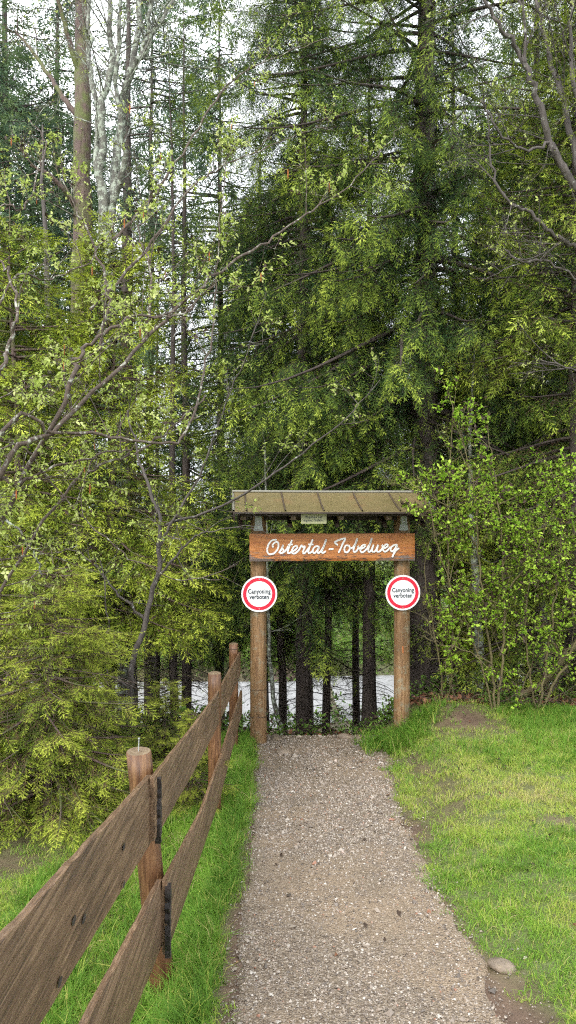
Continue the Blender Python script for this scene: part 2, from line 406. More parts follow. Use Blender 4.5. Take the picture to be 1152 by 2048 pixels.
mb = MB(); scatter(mb, PT, pos, d, np.array([[0, 0, 1.]]) + .2 * rng.standard_normal((n, 3)), sc, rng.random(n) ** 1.1 * .99, rng)
tag(mb.build('gravel_stones', PEBBLE), 'loose wet grey and tan gravel stones covering the path', 'gravel', kind='stuff')

# ------------------------------------------------------------------ grass
def blade(h, w, bend, az, base, lean):
    d = np.array([math.cos(az), math.sin(az)]); s = np.array([-d[1], d[0]])
    v = []
    for t, ww in ((0, 1), (.5, .85)):
        off = d * (bend * t * t + lean * t) * h
        for q in (-1, 1): v.append([base[0] + off[0] + s[0] * q * w * ww / 2, base[1] + off[1] + s[1] * q * w * ww / 2, h * t])
    off = d * (bend + lean) * h; v.append([base[0] + off[0], base[1] + off[1], h * (1 - .35 * bend)])
    return v
def tuft(rs, nb, rad, h0, h1, w, bend=(.2, .9)):
    V = []; Fc = []; T = []
    for k in range(nb):
        r = rad * math.sqrt(rs.random()); a = rs.random() * 6.28
        v = blade(rs.uniform(h0, h1), w * rs.uniform(.7, 1.3), rs.uniform(*bend), rs.random() * 6.28, (r * math.cos(a), r * math.sin(a)), rs.uniform(0, .4))
        o = len(V); V += v; Fc += [[o, o + 1, o + 3], [o, o + 3, o + 2], [o + 2, o + 3, o + 4]]
        T += [rs.uniform(0, .35) if rs.random() > .12 else rs.uniform(.7, .95)] * 5
    V = np.array(V); V = V[:, [2, 0, 1]]      # template x axis is up
    return V, np.array(Fc), np.array(T)
TG = [tuft(rng, 16, .05, .022, .055, .0030, (.3, 1.3)) for _ in range(10)]
TL = [tuft(rng, 14, .035, .08, .19, .0042, (.2, 1.1)) for _ in range(8)]
def spread(n, x0, x1, y0, y1, pw=1.5):
    y = y0 + (y1 - y0) * rng.random(n) ** pw; x = x0 + (x1 - x0) * rng.random(n)
    vis = np.abs(x) < (y + .6) * .47; return x[vis], y[vis]
def put_grass(mb, T, x, y, sc, tint):
    n = len(x); pos = np.stack([x, y, ground(x, y) - .004], -1)
    up = np.stack([rng.standard_normal(n) * .12, rng.standard_normal(n) * .12, np.ones(n)], -1)
    scatter(mb, T, pos, up, rng.standard_normal((n, 3)), sc, tint, rng)
mb = MB()
x, y = spread(90000, -5, 6, 1.9, 10.0, 1.35)
g = greenness(x, y) * np.where((y > 8.8) & (x > 1.3), .25, 1); off = (x > path_l(y) - .0 + .05 * nz(x * 6, y * 6)) & (x < path_r(y) - .02 + .10 * nz(x * 5 + 3, y * 5))
k = (rng.random(len(x)) < g ** 1.3 * .75) & ~off; x, y = x[k], y[k]
put_grass(mb, TG, x, y, rng.uniform(.6, 1.05, len(x)) * (1 + .04 * y), .30 + .14 * smooth(.9, 1.6, x) + .34 * nz(x * 1.1, y * 1.1) + .12 * rng.standard_normal(len(x)))
# long grass: along the fence foot, top of the right lawn, round the right post
x, y = spread(16000, -1.6, -.28, 2.0, 9.3, 1.2)
k = rng.random(len(x)) < greenness(x, y) * (.25 + .75 * np.exp(-((x + .55) / .22) ** 2)); x, y = x[k], y[k]
put_grass(mb, TL, x, y, rng.uniform(.4, .95, len(x)), -.0 + .25 * nz(x * 2, y * 2))
x, y = spread(9000, 1.3, 5, 5.0, 9.6, 1.0)
k = (y < 8.85 - .1 * nz(x * 3, x)) & ~((np.abs(x - 1.95) < .42) & (y > 7.3)) & (rng.random(len(x)) < greenness(x, y) * smooth(5.8, 8.6, y + .8 * (x - 2.2)) * .9); x, y = x[k], y[k]
put_grass(mb, TL, x, y, rng.uniform(.5, .95, len(x)), -.08 + .15 * nz(x * 2, y * 2))
x = rng.normal(1.32, .2, 420); y = rng.normal(8.75, .28, 420)
put_grass(mb, TL, x, y, rng.uniform(.8, 1.5, len(x)), -.05)
x, y = spread(1500, 1.0, 2.4, 2.2, 5.0, 1.0); k = (nz(x * 3, y * 3) > .35) & (x > path_r(y) + .15); x, y = x[k], y[k]
put_grass(mb, TL, x, y, rng.uniform(.4, .75, len(x)), -.05)
x, y = spread(2500, -9, 9, 35, 60, 1.0); put_grass(mb, TL, x, y, 5., .1)
tag(mb.build('grass', GRASS), 'short fresh green grass of the lawn and verges', 'grass', kind='stuff')

# ------------------------------------------------------------------ leaf templates
def leaf_t(L, W, fold=.25, curl=.2, tint=0., n=3):
    xs = np.linspace(0, 1, n + 1); w = np.sin(np.clip(xs * .93 + .04, 0, 1) * PI) ** .75
    V = []; Fc = []
    for a, b in zip(xs, w):
        z = -curl * a * a * L
        V += [[a * L, -b * W / 2, z + fold * b * W / 2], [a * L, 0, z], [a * L, b * W / 2, z + fold * b * W / 2]]
    for i in range(n):
        o = 3 * i; Fc += [[o, o + 1, o + 4], [o, o + 4, o + 3], [o + 1, o + 2, o + 5], [o + 1, o + 5, o + 4]]
    V = np.array(V); return V, np.array(Fc), np.full(len(V), tint)
def merge_t(lst):
    V = []; Fc = []; T = []; o = 0
    for v, f, t in lst: V.append(v); Fc.append(f + o); T.append(t); o += len(v)
    return np.concatenate(V), np.concatenate(Fc), np.concatenate(T)
def rot_t(t, ax, ay, az, off=(0, 0, 0)):
    M = np.array(Matrix.Rotation(az, 3, 'Z') @ Matrix.Rotation(ay, 3, 'Y') @ Matrix.Rotation(ax, 3, 'X'))
    return t[0] @ M.T + np.array(off), t[1], t[2]
def leaf_cluster(rs, n, L, W, spread_=1.0, step=.012):
    out = []
    for k in range(n):
        l = leaf_t(L * rs.uniform(.6, 1.1), W * rs.uniform(.6, 1.1), rs.uniform(.15, .5), rs.uniform(0, .5), rs.uniform(-.15, .3), 2)
        out.append(rot_t(l, rs.uniform(-.7, .7), rs.uniform(-.8, .5) * spread_, rs.uniform(-1.4, 1.4) * spread_, (k * step, 0, 0)))
    return merge_t(out)
T_SHRUB = [leaf_cluster(rng, 3, .042, .032) for _ in range(10)]
T_HAZEL = [leaf_cluster(rng, 3, .046, .03, 1.1) for _ in range(10)]
T_HERB = [leaf_cluster(rng, 5, .055, .034, 1.3, .02) for _ in range(8)]
T_DEAD = [leaf_cluster(rng, 1, .07, .05, 1.5) for _ in range(8)]
def catkin_t(rs):
    v, f = tube(np.stack([np.linspace(0, .055, 4), np.zeros(4), np.zeros(4)], -1), [.002, .0038, .0036, .0014], 5)
    return v, np.concatenate([f[:, [0, 1, 2]], f[:, [0, 2, 3]]]), np.full(len(v), rs.uniform(0, .6))
T_CATKIN = [catkin_t(rng) for _ in range(3)]

# ------------------------------------------------------------------ spruce
def frond(rs, L, nside, nneed, nl, nw, wood=True, wr=.004, side_len=.42, flat=.35):
    """a flat spray of shoots along +x of length L with needle triangles"""
    V = []; Fc = []; T = []
    def needles(p0, dirv, ln, k, tint):
        side = np.cross([0, 0, 1], dirv); side = side / max(np.linalg.norm(side), 1e-6); up = np.cross(dirv, side)
        for i in range(k):
            a = (i + .5) / k; sgn = 1 if i % 2 else -1
            p = p0 + dirv * ln * a
            th = rs.uniform(-flat, flat) + (0 if rs.random() > .35 else rs.uniform(.4, 1.2))
            nd = dirv * .75 + side * sgn * math.cos(th) * .75 + up * math.sin(th) * .8
            nd = nd / np.linalg.norm(nd); w = np.cross(nd, up + .3 * rs.standard_normal(3)); w = w / max(np.linalg.norm(w), 1e-6) * nw / 2
            q = nl * rs.uniform(.7, 1.15); o = len(V)
            V.extend([p - w, p + w, p + nd * q]); Fc.append([o, o + 1, o + 2]); T.extend([tint, tint, tint + .08])
        o = len(V); e = p0 + dirv * (ln + nl * .8); w = side * nw * .8
        V.extend([p0 + dirv * ln * .6 - w, p0 + dirv * ln * .6 + w, e]); Fc.append([o, o + 1, o + 2]); T.extend([tint, tint + .1, tint + .2])
    X = np.array([1., 0, 0])
    for i in range(nside):
        a = .06 + .88 * i / nside; sgn = 1 if i % 2 else -1
        ang = rs.uniform(.65, .95); ln = L * side_len * (1 - .72 * a) * rs.uniform(.7, 1.15)
        dv = np.array([math.cos(ang), sgn * math.sin(ang), rs.uniform(-.35, .12)]); dv /= np.linalg.norm(dv)
        p0 = X * L * a + np.array([0, 0, -.12 * L * a * a])
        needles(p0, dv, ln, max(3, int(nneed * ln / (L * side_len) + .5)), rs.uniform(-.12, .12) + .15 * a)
        if wood:
            o = len(V); w = np.array([-dv[1], dv[0], 0]) * wr * .4
            V.extend([p0 - w, p0 + w, p0 + dv * ln * .7]); Fc.append([o, o + 1, o + 2]); T.extend([-1] * 3)
    needles(X * L * .55 + np.array([0, 0, -.04 * L]), norm(np.array([1, 0, -.12])), L * .45, nneed, .15)
    if wood:
        o = len(V); V.extend([[0, -wr / 2, 0], [0, wr / 2, 0], [L, 0, -.12 * L]]); Fc.append([o, o + 1, o + 2]); T.extend([-1] * 3)
    return np.array(V, float), np.array(Fc), np.array(T, float)

FR_NEAR = [frond(rng, .22, 10, 15, .016, .0034, wr=.003, flat=.5) for _ in range(6)]
FR_MID = [frond(rng, .36, 9, 8, .030, .0075, wood=False, flat=.7, side_len=.36) for _ in range(8)]
FR_FAR = [frond(rng, .60, 7, 5, .08, .022, wood=False, flat=.7, side_len=.36) for _ in range(5)]

def spruce_data(seed, H, Rc, z0, tr, fr, fl, needle, bark, dz=.38, nb=6, hang=.4, droop=.25, sp=.2, lat=.5, dead=0, dead_z=None, taper=.75, zmax=None, sparse_low=0, moss_trunk=False, flare=1.0, topsparse=None):
    rs = np.random.default_rng(seed)
    wood = MB(); nd = MB()
    zt = np.linspace(-.6, H, 26); rt = tr * np.clip(1 - zt / H, .02, 1) ** .8 * (1 + .6 * flare * np.exp(-np.maximum(zt, 0) / .35))
    px = np.cumsum(rs.standard_normal(26) * .012); py = np.cumsum(rs.standard_normal(26) * .012)
    px -= px[2]; py -= py[2]
    v, f = tube(np.stack([px, py, zt], -1), rt, 12, wob=.05, rs=rs); wood.add(v, f)
    POS = []; D = []; U = []; S = []; TI = []
    z = z0
    while z < H - .1:
        fr_ = (z - z0) / (H - z0)
        dens = 1.0
        if topsparse and z > topsparse: dens = .3
        for b in range(nb):
            if rs.random() > dens: continue
            az = rs.random() * 2 * PI; zz = z + rs.uniform(-dz, dz) * .5
            L = Rc * (1 - fr_) ** taper * rs.uniform(.62, 1.1) * (1 if fr_ > .1 else .8 + 2 * fr_)
            if L < .15: continue
            nseg = 9; t = np.linspace(0, 1, nseg)
            rise = .28 * fr_ - .02; dr = droop * (1.25 - fr_) * rs.uniform(.7, 1.3)
            hz = L * (rise * t - dr * 2.0 * t ** 1.6 + dr * 1.0 * t ** 3)
            wig = L * .05 * np.sin(t * 3 + rs.random() * 6) 
            ca, sa = math.cos(az), math.sin(az)
            pts = np.stack([ca * L * t - sa * wig + np.interp(zz, zt, px), sa * L * t + ca * wig + np.interp(zz, zt, py), zz + hz], -1)
            v, f = tube(pts, np.interp(t, [0, 1], [.010 + .011 * L, .003]), 4); wood.add(v, f)
            # laterals
            nl = max(3, int(L / sp)); tl = (np.arange(nl) + rs.random(nl)) / nl; tl = .10 + .90 * tl ** .9
            for side in (-1, 1):
                P0 = np.stack([np.interp(tl, t, pts[:, q]) for q in range(3)], -1)
                Tn = norm(np.stack([np.interp(tl, t, np.gradient(pts[:, q])) for q in range(3)], -1))
                Sd = norm(np.cross(Tn, [0, 0, 1.])) * side
                ll = lat * Rc ** .5 * np.clip(1.25 - tl, .25, 1) * np.clip(tl * 4, .35, 1) * rs.uniform(.6, 1.15, nl) * (1 - .45 * fr_)
                dd = norm(Tn * .65 + Sd * .8 + np.array([0, 0, -1.]) * (hang * rs.uniform(.5, 1.5, (nl, 1))))
                for p0, d0, l0, s0, t0 in zip(P0, dd, ll, Sd, tl):
                    m = max(1, int(l0 / (fl * .34)))
                    a = (np.arange(m) + rs.random(m) * .6) / m
                    sag = np.array([0, 0, -1.]) * (hang * .55 * l0)
                    q = p0 + d0 * l0 * a[:, None] + sag * (a ** 2)[:, None]
                    d2 = norm(d0[None] + .55 * rs.standard_normal((m, 3)) * np.array([1, 1, .5]) + np.array([0, 0, -1.]) * hang * (.3 + a[:, None]) * .9)
                    POS.append(q); D.append(d2); U.append(np.array([0, 0, 1.]) * .9 + .35 * rs.standard_normal((m, 3)) + s0 * .15)
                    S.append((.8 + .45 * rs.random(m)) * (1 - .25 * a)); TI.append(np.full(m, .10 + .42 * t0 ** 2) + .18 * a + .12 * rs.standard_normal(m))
                    if l0 > .3:
                        wv = np.array([[p0 - [0, 0, .004]], [p0 + [0, 0, .004]], [p0 + d0 * l0 + sag]]).reshape(3, 3)
                        nd.add(wv, [[0, 1, 2]], -1.)
            POS.append(pts[-3:]); D.append(norm(np.gradient(pts, axis=0))[-3:]); U.append(np.tile([0, 0, 1.], (3, 1))); S.append(np.full(3, 1.)); TI.append(np.full(3, .6))
        z += dz * (1 if z < H * .6 else .75)
    POS = np.concatenate(POS); D = np.concatenate(D); U = np.concatenate(U); S = np.concatenate(S); TI = np.concatenate(TI)
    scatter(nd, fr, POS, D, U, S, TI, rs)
    # dead lower twigs
    dz1 = z0 + .8 if dead_z is None else dead_z
    for _ in range(dead):
        zz = rs.uniform(.5, dz1); az = rs.random() * 6.28; L = rs.uniform(.4, 1.5) * min(1, Rc / 2)
        t = np.linspace(0, 1, 6); ca, sa = math.cos(az), math.sin(az); w = L * .08 * np.cumsum(rs.standard_normal(6)) * .5
        pts = np.stack([ca * L * t - sa * w, sa * L * t + ca * w, zz + L * (.05 * t - rs.uniform(.1, .5) * t * t)], -1)
        v, f = tube(pts, np.linspace(.009, .002, 6), 3); wood.add(v, f)
        for _k in range(rs.integers(2, 6)):
            a = rs.uniform(.25, .95); p = np.array([np.interp(a, t, pts[:, q]) for q in range(3)])
            dv = norm(np.array([ca, sa, 0]) + rs.standard_normal(3) * [.8, .8, .35] + [0, 0, -.25]) * rs.uniform(.12, .4)
            v, f = tube(np.array([p, p + dv * .5 + [0, 0, .01], p + dv]), [.004, .003, .0012], 3); wood.add(v, f)
    print('spruce', seed, 'fronds', len(POS), 'tris', sum(len(f) for f in nd.f))
    return wood.data('trunk', bark, True), nd.data('crown', needle)

def place_spruce(data, X, Y, label, rz=0, s=1., sz=None, z=None, group='spruce trees of the wood', name='spruce_tree', lean=(0, 0), tk=1.):
    zz = float(ground(X, Y)) if z is None else z
    o = empty(name, (X, Y, zz), rz); o.scale = (s, s, sz or s); o.rotation_euler = (lean[0], lean[1], rz)
    link('trunk', data[0], o).scale = (tk, tk, 1); link('crown', data[1], o)
    return tag(o, label, 'tree', group)
def atpx(px, Y): return (px - 576) / F * Y

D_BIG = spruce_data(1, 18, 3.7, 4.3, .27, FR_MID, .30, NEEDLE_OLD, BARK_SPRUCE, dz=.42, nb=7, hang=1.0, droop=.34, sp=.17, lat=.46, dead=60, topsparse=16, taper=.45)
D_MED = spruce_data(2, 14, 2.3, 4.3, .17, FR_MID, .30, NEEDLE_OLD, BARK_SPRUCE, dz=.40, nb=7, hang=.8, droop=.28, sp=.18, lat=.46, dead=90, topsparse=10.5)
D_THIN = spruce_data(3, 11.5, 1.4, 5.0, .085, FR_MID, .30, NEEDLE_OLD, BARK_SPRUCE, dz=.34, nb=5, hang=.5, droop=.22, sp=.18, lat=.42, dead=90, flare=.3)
D_BARE = spruce_data(12, 14, 1.7, 4.5, .17, FR_MID, .30, NEEDLE_HAZE, BARK_SPRUCE, dz=.7, nb=4, hang=1.1, droop=.3, sp=.26, lat=.36, dead=80, topsparse=10)
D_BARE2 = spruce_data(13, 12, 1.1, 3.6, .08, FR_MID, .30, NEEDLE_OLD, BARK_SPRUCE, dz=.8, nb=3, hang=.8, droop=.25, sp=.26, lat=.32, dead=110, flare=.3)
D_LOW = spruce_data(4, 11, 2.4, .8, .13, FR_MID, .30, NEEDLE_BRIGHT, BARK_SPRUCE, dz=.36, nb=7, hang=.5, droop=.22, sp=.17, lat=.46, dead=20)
D_FAR = spruce_data(5, 19, 3.0, 5.2, .20, FR_FAR, .50, NEEDLE_HAZE, BARK_SPRUCE, dz=.48, nb=7, hang=.9, droop=.28, sp=.34, lat=.46, topsparse=15)
D_HAZE = spruce_data(14, 20, 2.8, 6.0, .13, FR_FAR, .45, NEEDLE_HAZE, BARK_SPRUCE, dz=.62, nb=5, hang=1.2, droop=.3, sp=.36, lat=.40, taper=.5)
D_YOUNG = spruce_data(6, 2.6, 1.35, .12, .035, FR_NEAR, .20, NEEDLE_YOUNG, BARK_BROWN, dz=.15, nb=6, hang=.30, droop=.16, sp=.10, lat=.34, dead=40, dead_z=1.6, taper=.85, flare=.1)
D_YOUNG2 = spruce_data(7, 6.4, 1.75, 1.5, .07, FR_MID, .26, NEEDLE_YOUNG, BARK_BROWN, dz=.25, nb=7, hang=.35, droop=.16, sp=.14, lat=.38, dead=50, dead_z=2.0, taper=.8, flare=.2)

SP = [
 (D_BIG, 852, 12.0, 1.0, .4, 'massive dark spruce with wide hanging boughs rising behind the right gate post'),
 (D_BIG, 607, 13.2, .92, 2.1, 'spruce with thick dark trunk seen in the middle of the gate opening'),
 (D_MED, 738, 12.3, .85, 4.0, 'spruce with a root flare standing just left of the right gate post'),
 (D_THIN, 567, 15.0, 1.1, .7, 'slim spruce stem just right of the left gate post'),
 (D_THIN, 652, 14.2, 1.0, 3.0, 'slim dark spruce stem right of the thick trunk in the gate opening'),
 (D_THIN, 712, 16.5, 1.05, 5.2, 'thin distant spruce stem between the two thicker trunks in the gate opening'),
 (D_LOW, 1150, 10.4, 1.08, 1.0, 'yellow-green spruce at the right edge with low boughs over the leafy shrub'),
 (D_LOW, 985, 14.5, .95, 3.6, 'bright low-branched spruce behind the leafy shrub'),
 (D_MED, 1072, 13.0, 1.0, 5.6, 'dark spruce trunk behind the right side of the leafy shrub'),
 (D_BIG, 520, 16.5, .8, 3.3, 'old spruce behind the left gate post with drooping curtains reaching the top edge'),
 (D_BIG, 1130, 17.0, 1.0, 5.0, 'big old spruce behind the bare dark limbs at the upper right'),
 (D_BARE, 252, 14.5, 1.2, 1.3, 'dark spruce trunk behind the lichen-covered forked tree'),
 (D_BARE2, 350, 12.4, 1.0, 2.5, 'slim spruce stem left of the middle fence post'),
 (D_BARE2, 372, 14.8, 1.3, 4.4, 'taller slim spruce just left of the middle fence post against the pale road'),
 (D_BARE2, 310, 15.8, 1.0, 5.9, 'thin spruce stem seen left of the nearer slim stems in front of the pale road'),
 (D_YOUNG2, 40, 8.6, .98, .3, 'bushy yellow-green young spruce at the left edge behind the catkin branches'),
 (D_YOUNG2, 215, 9.4, 1.02, 2.2, 'bushy young spruce in front of the lichen-covered forked tree'),
 (D_LOW, -130, 11.5, 1.0, 4.2, 'low-branched spruce at the far left edge of the wood'),
 (D_LOW, 440, 46, .5, .9, 'pale green spruce beyond the road seen left of the left gate post'),
 (D_LOW, 690, 48, .6, 2.7, 'pale green spruce beyond the road seen through the gate opening'),
 (D_LOW, 800, 44, .5, 1.2, 'low spruce beyond the road just left of the right gate post'),
]
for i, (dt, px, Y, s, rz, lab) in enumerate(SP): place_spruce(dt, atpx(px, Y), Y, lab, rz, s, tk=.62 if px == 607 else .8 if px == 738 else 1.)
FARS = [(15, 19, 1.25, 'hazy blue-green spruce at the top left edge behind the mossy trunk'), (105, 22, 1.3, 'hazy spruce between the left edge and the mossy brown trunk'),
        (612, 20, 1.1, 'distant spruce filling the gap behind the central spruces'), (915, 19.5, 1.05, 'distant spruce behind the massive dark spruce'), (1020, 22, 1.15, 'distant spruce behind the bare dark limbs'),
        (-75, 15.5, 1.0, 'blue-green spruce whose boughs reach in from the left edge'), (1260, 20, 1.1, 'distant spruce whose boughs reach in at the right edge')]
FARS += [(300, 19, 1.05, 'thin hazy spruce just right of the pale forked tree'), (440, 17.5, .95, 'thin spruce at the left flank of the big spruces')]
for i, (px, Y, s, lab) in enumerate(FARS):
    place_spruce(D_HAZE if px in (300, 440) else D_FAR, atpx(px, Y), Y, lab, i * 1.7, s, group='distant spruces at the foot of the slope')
YS = [(85, 5.9, .86, .2, 'dense young spruce with bright needle tips beside the nearest fence post'), (-70, 6.4, 1.1, 2.0, 'young spruce at the lower left edge, boughs low over the grass'),
      (170, 7.0, .6, 3.9, 'young spruce behind the nearest fence post'), (330, 7.4, .36, 1.2, 'small young spruce low behind the fence boards'), (385, 6.2, .34, 5.0, 'tiny spruce squeezed against the middle of the fence')]
for i, (px, Y, s, rz, lab) in enumerate(YS):
    place_spruce(D_YOUNG, atpx(px, Y), Y, lab, rz, s, group='young spruces along the fence', name='young_spruce')
for i, (px, Y, s, lab) in enumerate([(960, 12.2, .6, 'young spruce in the shade behind the leafy shrub'), (180, 12.8, .7, 'young spruce down the slope left of the pale lichen trunk')]):
    place_spruce(D_YOUNG2, atpx(px, Y), Y, lab, i * 1.3, s, group='young spruces in the wood', name='young_spruce')
# far tree belt beyond the meadow
for i, (px, Y) in enumerate([(150, 62), (260, 75), (345, 58), (420, 80), (495, 66), (585, 72), (675, 60), (780, 78), (905, 66), (1010, 74), (1120, 60), (40, 70)]):
    o = place_spruce(D_FAR, atpx(px, Y), Y, 'small spruce in the distant belt beyond the meadow', i * 2.1, .30 + .07 * (i % 3), z=float(ground(0, Y)) - .8, group='spruces of the distant belt beyond the meadow')

# ------------------------------------------------------------------ broadleaf growth
def interp_path(p, a):
    s = np.concatenate([[0], np.cumsum(np.linalg.norm(np.diff(p, axis=0), axis=1))]); a = np.asarray(a) * s[-1]
    return np.stack([np.interp(a, s, p[:, q]) for q in range(3)], -1), s[-1]
class Growth:
    def __init__(s, seed): s.rs = np.random.default_rng(seed); s.w = MB(); s.tips = []; s.dirs = []; s.cat = []
    def limb(s, pts, r0, r1, k=6, sides=7, wig=.01):
        p = catmull(pts, k); p[1:-1] += s.rs.standard_normal((len(p) - 2, 3)) * wig
        v, f = tube(p, np.linspace(r0, r1, len(p)), sides, wob=.06, rs=s.rs); s.w.add(v, f); return p
    def sprout(s, p, n, ln, r, up=.25, spread=.9, level=1, levels=3, kids=4, lo=.15, leaves=.9, bias=None):
        rs = s.rs; tan = norm(np.gradient(p, axis=0))
        for _ in range(n):
            a = rs.uniform(lo, 1); (q,), tot = interp_path(p, [a]); i = min(int(a * (len(p) - 1)), len(p) - 1)
            d = norm(tan[i] * .8 + spread * rs.standard_normal(3) + np.array([0, 0, up]) + (0 if bias is None else np.array(bias)))
            l = ln * rs.uniform(.45, 1.15) * (1.2 - .6 * a)
            m = 6; t = np.linspace(0, 1, m)[:, None]
            curve = norm(rs.standard_normal(3) + np.array([0, 0, .8 * up])) * l * .22
            c = q + d * l * t + curve * t ** 2 + np.cumsum(rs.standard_normal((m, 3)) * l * .018, 0) * t
            v, f = tube(c, np.linspace(r, r * .35, m), 4 if level < 2 else 3); s.w.add(v, f)
            if level < levels: s.sprout(c, kids, ln * .5, r * .5, up, spread, level + 1, levels, kids, .2, leaves, bias)
            if level >= levels - 1:
                nl = rs.integers(2, 6) if level == levels else 2
                aa = np.linspace(.3, 1, nl) if level == levels else np.array([.8, 1.])
                for b in aa:
                    if rs.random() < leaves:
                        (z,), _t = interp_path(c, [b]); s.tips.append(z); s.dirs.append(norm(d + .6 * rs.standard_normal(3)))
                if rs.random() < .08: s.cat.append(c[-2])
    def leaves(s, templates, m, parent, sc=1., tint=.3, tv=.2, droop=.0, name='foliage', keep=None):
        if keep: k_ = [i for i, t in enumerate(s.tips) if keep(t)]; s.tips = [s.tips[i] for i in k_]; s.dirs = [s.dirs[i] for i in k_]
        mb = MB(); T = np.array(s.tips); Dd = np.array(s.dirs) + np.array([0, 0, -droop]); n = len(T)
        scatter(mb, templates, T, Dd, np.array([0, 0, 1.]) + .5 * s.rs.standard_normal((n, 3)), sc * s.rs.uniform(.55, 1.2, n), tint + tv * s.rs.standard_normal(n), s.rs)
        print(name, n); return mb.build(name, m, parent)

# hazel bush reaching in from the left (limbs traced at 4.3 to 6 m)
hz = empty('hazel_tree', (-2.6, 4.6, float(ground(-2.6, 4.6))))
tag(hz, 'hazel with sparse fresh leaves and red catkins arching in from the left', 'tree')
G = Growth(21)
def L(*pts): return [P(*q) for q in pts]
base = np.array([-2.5, 4.7, float(ground(-2.5, 4.7)) - .1])
LIMBS = [
 ([(0, 945, 4.4), (100, 862, 4.5), (230, 745, 4.7), (330, 640, 4.9), (425, 556, 5.1), (520, 490, 5.3), (610, 430, 5.5), (700, 368, 5.7), (765, 300, 5.8), (802, 252, 5.9)], .019, .0022, 16),
 ([(-40, 1000, 4.4), (40, 965, 4.5), (110, 932, 4.6), (200, 908, 4.7), (265, 900, 4.8)], .018, .004, 9),
 ([(130, 800, 4.55), (150, 720, 4.6), (185, 685, 4.7), (270, 633, 4.8), (350, 632, 4.9), (430, 570, 5.0)], .017, .006, 12),
 ([(0, 862, 4.4), (110, 864, 4.5), (220, 872, 4.6), (340, 890, 4.8), (385, 835, 4.9), (412, 720, 5.0), (432, 600, 5.1), (440, 440, 5.2), (452, 330, 5.3)], .015, .003, 12),
 ([(-10, 790, 4.2), (15, 700, 4.3), (32, 640, 4.3), (20, 560, 4.4), (0, 520, 4.5)], .016, .006, 8),
 ([(120, 1000, 5.0), (190, 940, 5.0), (270, 905, 5.1), (350, 850, 5.2), (410, 790, 5.3)], .012, .005, 8),
 ([(225, 480, 6.2), (300, 400, 6.3), (360, 310, 6.4), (430, 200, 6.5), (480, 150, 6.6), (576, 105, 6.7), (680, 70, 6.8)], .012, .003, 7),
 ([(180, 620, 6.0), (290, 500, 6.1), (372, 388, 6.2), (430, 340, 6.3), (520, 300, 6.4), (640, 250, 6.5)], .014, .003, 9),
 ([(200, 700, 5.4), (215, 600, 5.4), (190, 500, 5.5), (150, 420, 5.6), (120, 330, 5.7)], .012, .003, 8),
 ([(300, 640, 5.0), (300, 540, 5.1), (280, 470, 5.2), (300, 380, 5.4)], .010, .003, 7),
 ([(0, 905, 4.6), (120, 990, 4.7), (230, 1090, 4.8), (330, 1150, 4.9), (440, 1160, 5.0)], .008, .003, 7),
 ([(-20, 460, 5.0), (40, 420, 5.0), (90, 300, 5.2), (60, 240, 5.3)], .012, .003, 7),
 ([(0, 600, 5.2), (100, 560, 5.3), (180, 520, 5.4), (240, 430, 5.6)], .010, .003, 8),
]
for pts, r0, r1, n in LIMBS:
    pp = L(*pts)
    if pts[0][0] < 140 and pts[0][0] <= 130:
        a = pp[0]; pp = [base, base * .45 + a * .55 + np.array([-.25, 0, -.1]), ] + pp if a[2] > 1 else pp
    p = G.limb(pp, r0, r1)
    lo = .35 if len(pp) > len(pts) else .1
    G.sprout(p, n, .55, max(.0042, r1 * .9), up=.3, spread=.75, levels=3, kids=3, lo=lo, leaves=1.)
G.w.build('branches', BARK_HAZEL, None, True).parent = hz
hz.children[0].matrix_parent_inverse = hz.matrix_basis.inverted()
fo = G.leaves(T_HAZEL, LEAF_HAZEL, hz, .66, .32, .27, .7, keep=lambda t: not (t[0] > -.45 and t[2] < 1.75)); fo.matrix_parent_inverse = hz.matrix_basis.inverted()
Cc = np.array(G.cat)[::3][:60]
CM = []
for tc_ in T_CATKIN:
    mb = MB(); mb.add(tc_[0] @ np.array([[0, 0, -1.], [1, 0, 0], [0, 1, 0]]), tc_[1], tc_[2]); CM.append(mb.data('catkin', CATKIN))
for i_, c_ in enumerate(Cc):
    o_ = link('catkin', CM[i_ % 3], hz); o_.location = Vector(c_) - hz.location; k_ = 1.1 * random.uniform(.7, 1.2); o_.scale = (k_, k_, k_)

def put(root, o): o.parent = root; o.matrix_parent_inverse = root.matrix_basis.inverted(); return o

# second hazel stem standing behind the fence
Y0 = 7.6
root = empty('hazel_sapling', tuple(P(262, 1440, Y0))); tag(root, 'dark-stemmed forked sapling behind the nearest fence post', 'tree')
G = Growth(22)
p = G.limb(L((262, 1440, Y0), (262, 1350, Y0), (290, 1240, Y0), (318, 1120, Y0), (318, 1040, Y0), (292, 960, Y0), (272, 900, Y0), (255, 820, Y0)), .036, .008, sides=8)
G.sprout(p, 9, .6, .006, lo=.3, levels=3, kids=3, leaves=.5)
for pts, n in (((( 318, 1100, 7.6), (345, 1040, 7.5), (400, 950, 7.4), (430, 860, 7.3), (470, 760, 7.2), (520, 640, 7.1)), 9),
            (((290, 1240, 7.6), (230, 1180, 7.5), (180, 1120, 7.4), (120, 1090, 7.3)), 6), (((330, 1050, 7.6), (450, 1010, 7.4), (570, 930, 7.2), (680, 850, 7.0), (760, 760, 6.9)), 8),
            (((318, 1150, 7.6), (380, 1080, 7.5), (430, 1060, 7.4), (520, 1050, 7.3)), 6), (((262, 1380, 7.6), (205, 1330, 7.5), (215, 1240, 7.4), (200, 1120, 7.3)), 6)):
    p = G.limb(L(*pts), .016, .0035); G.sprout(p, n, .5, .0045, lo=.2, levels=3, kids=3, leaves=.45)
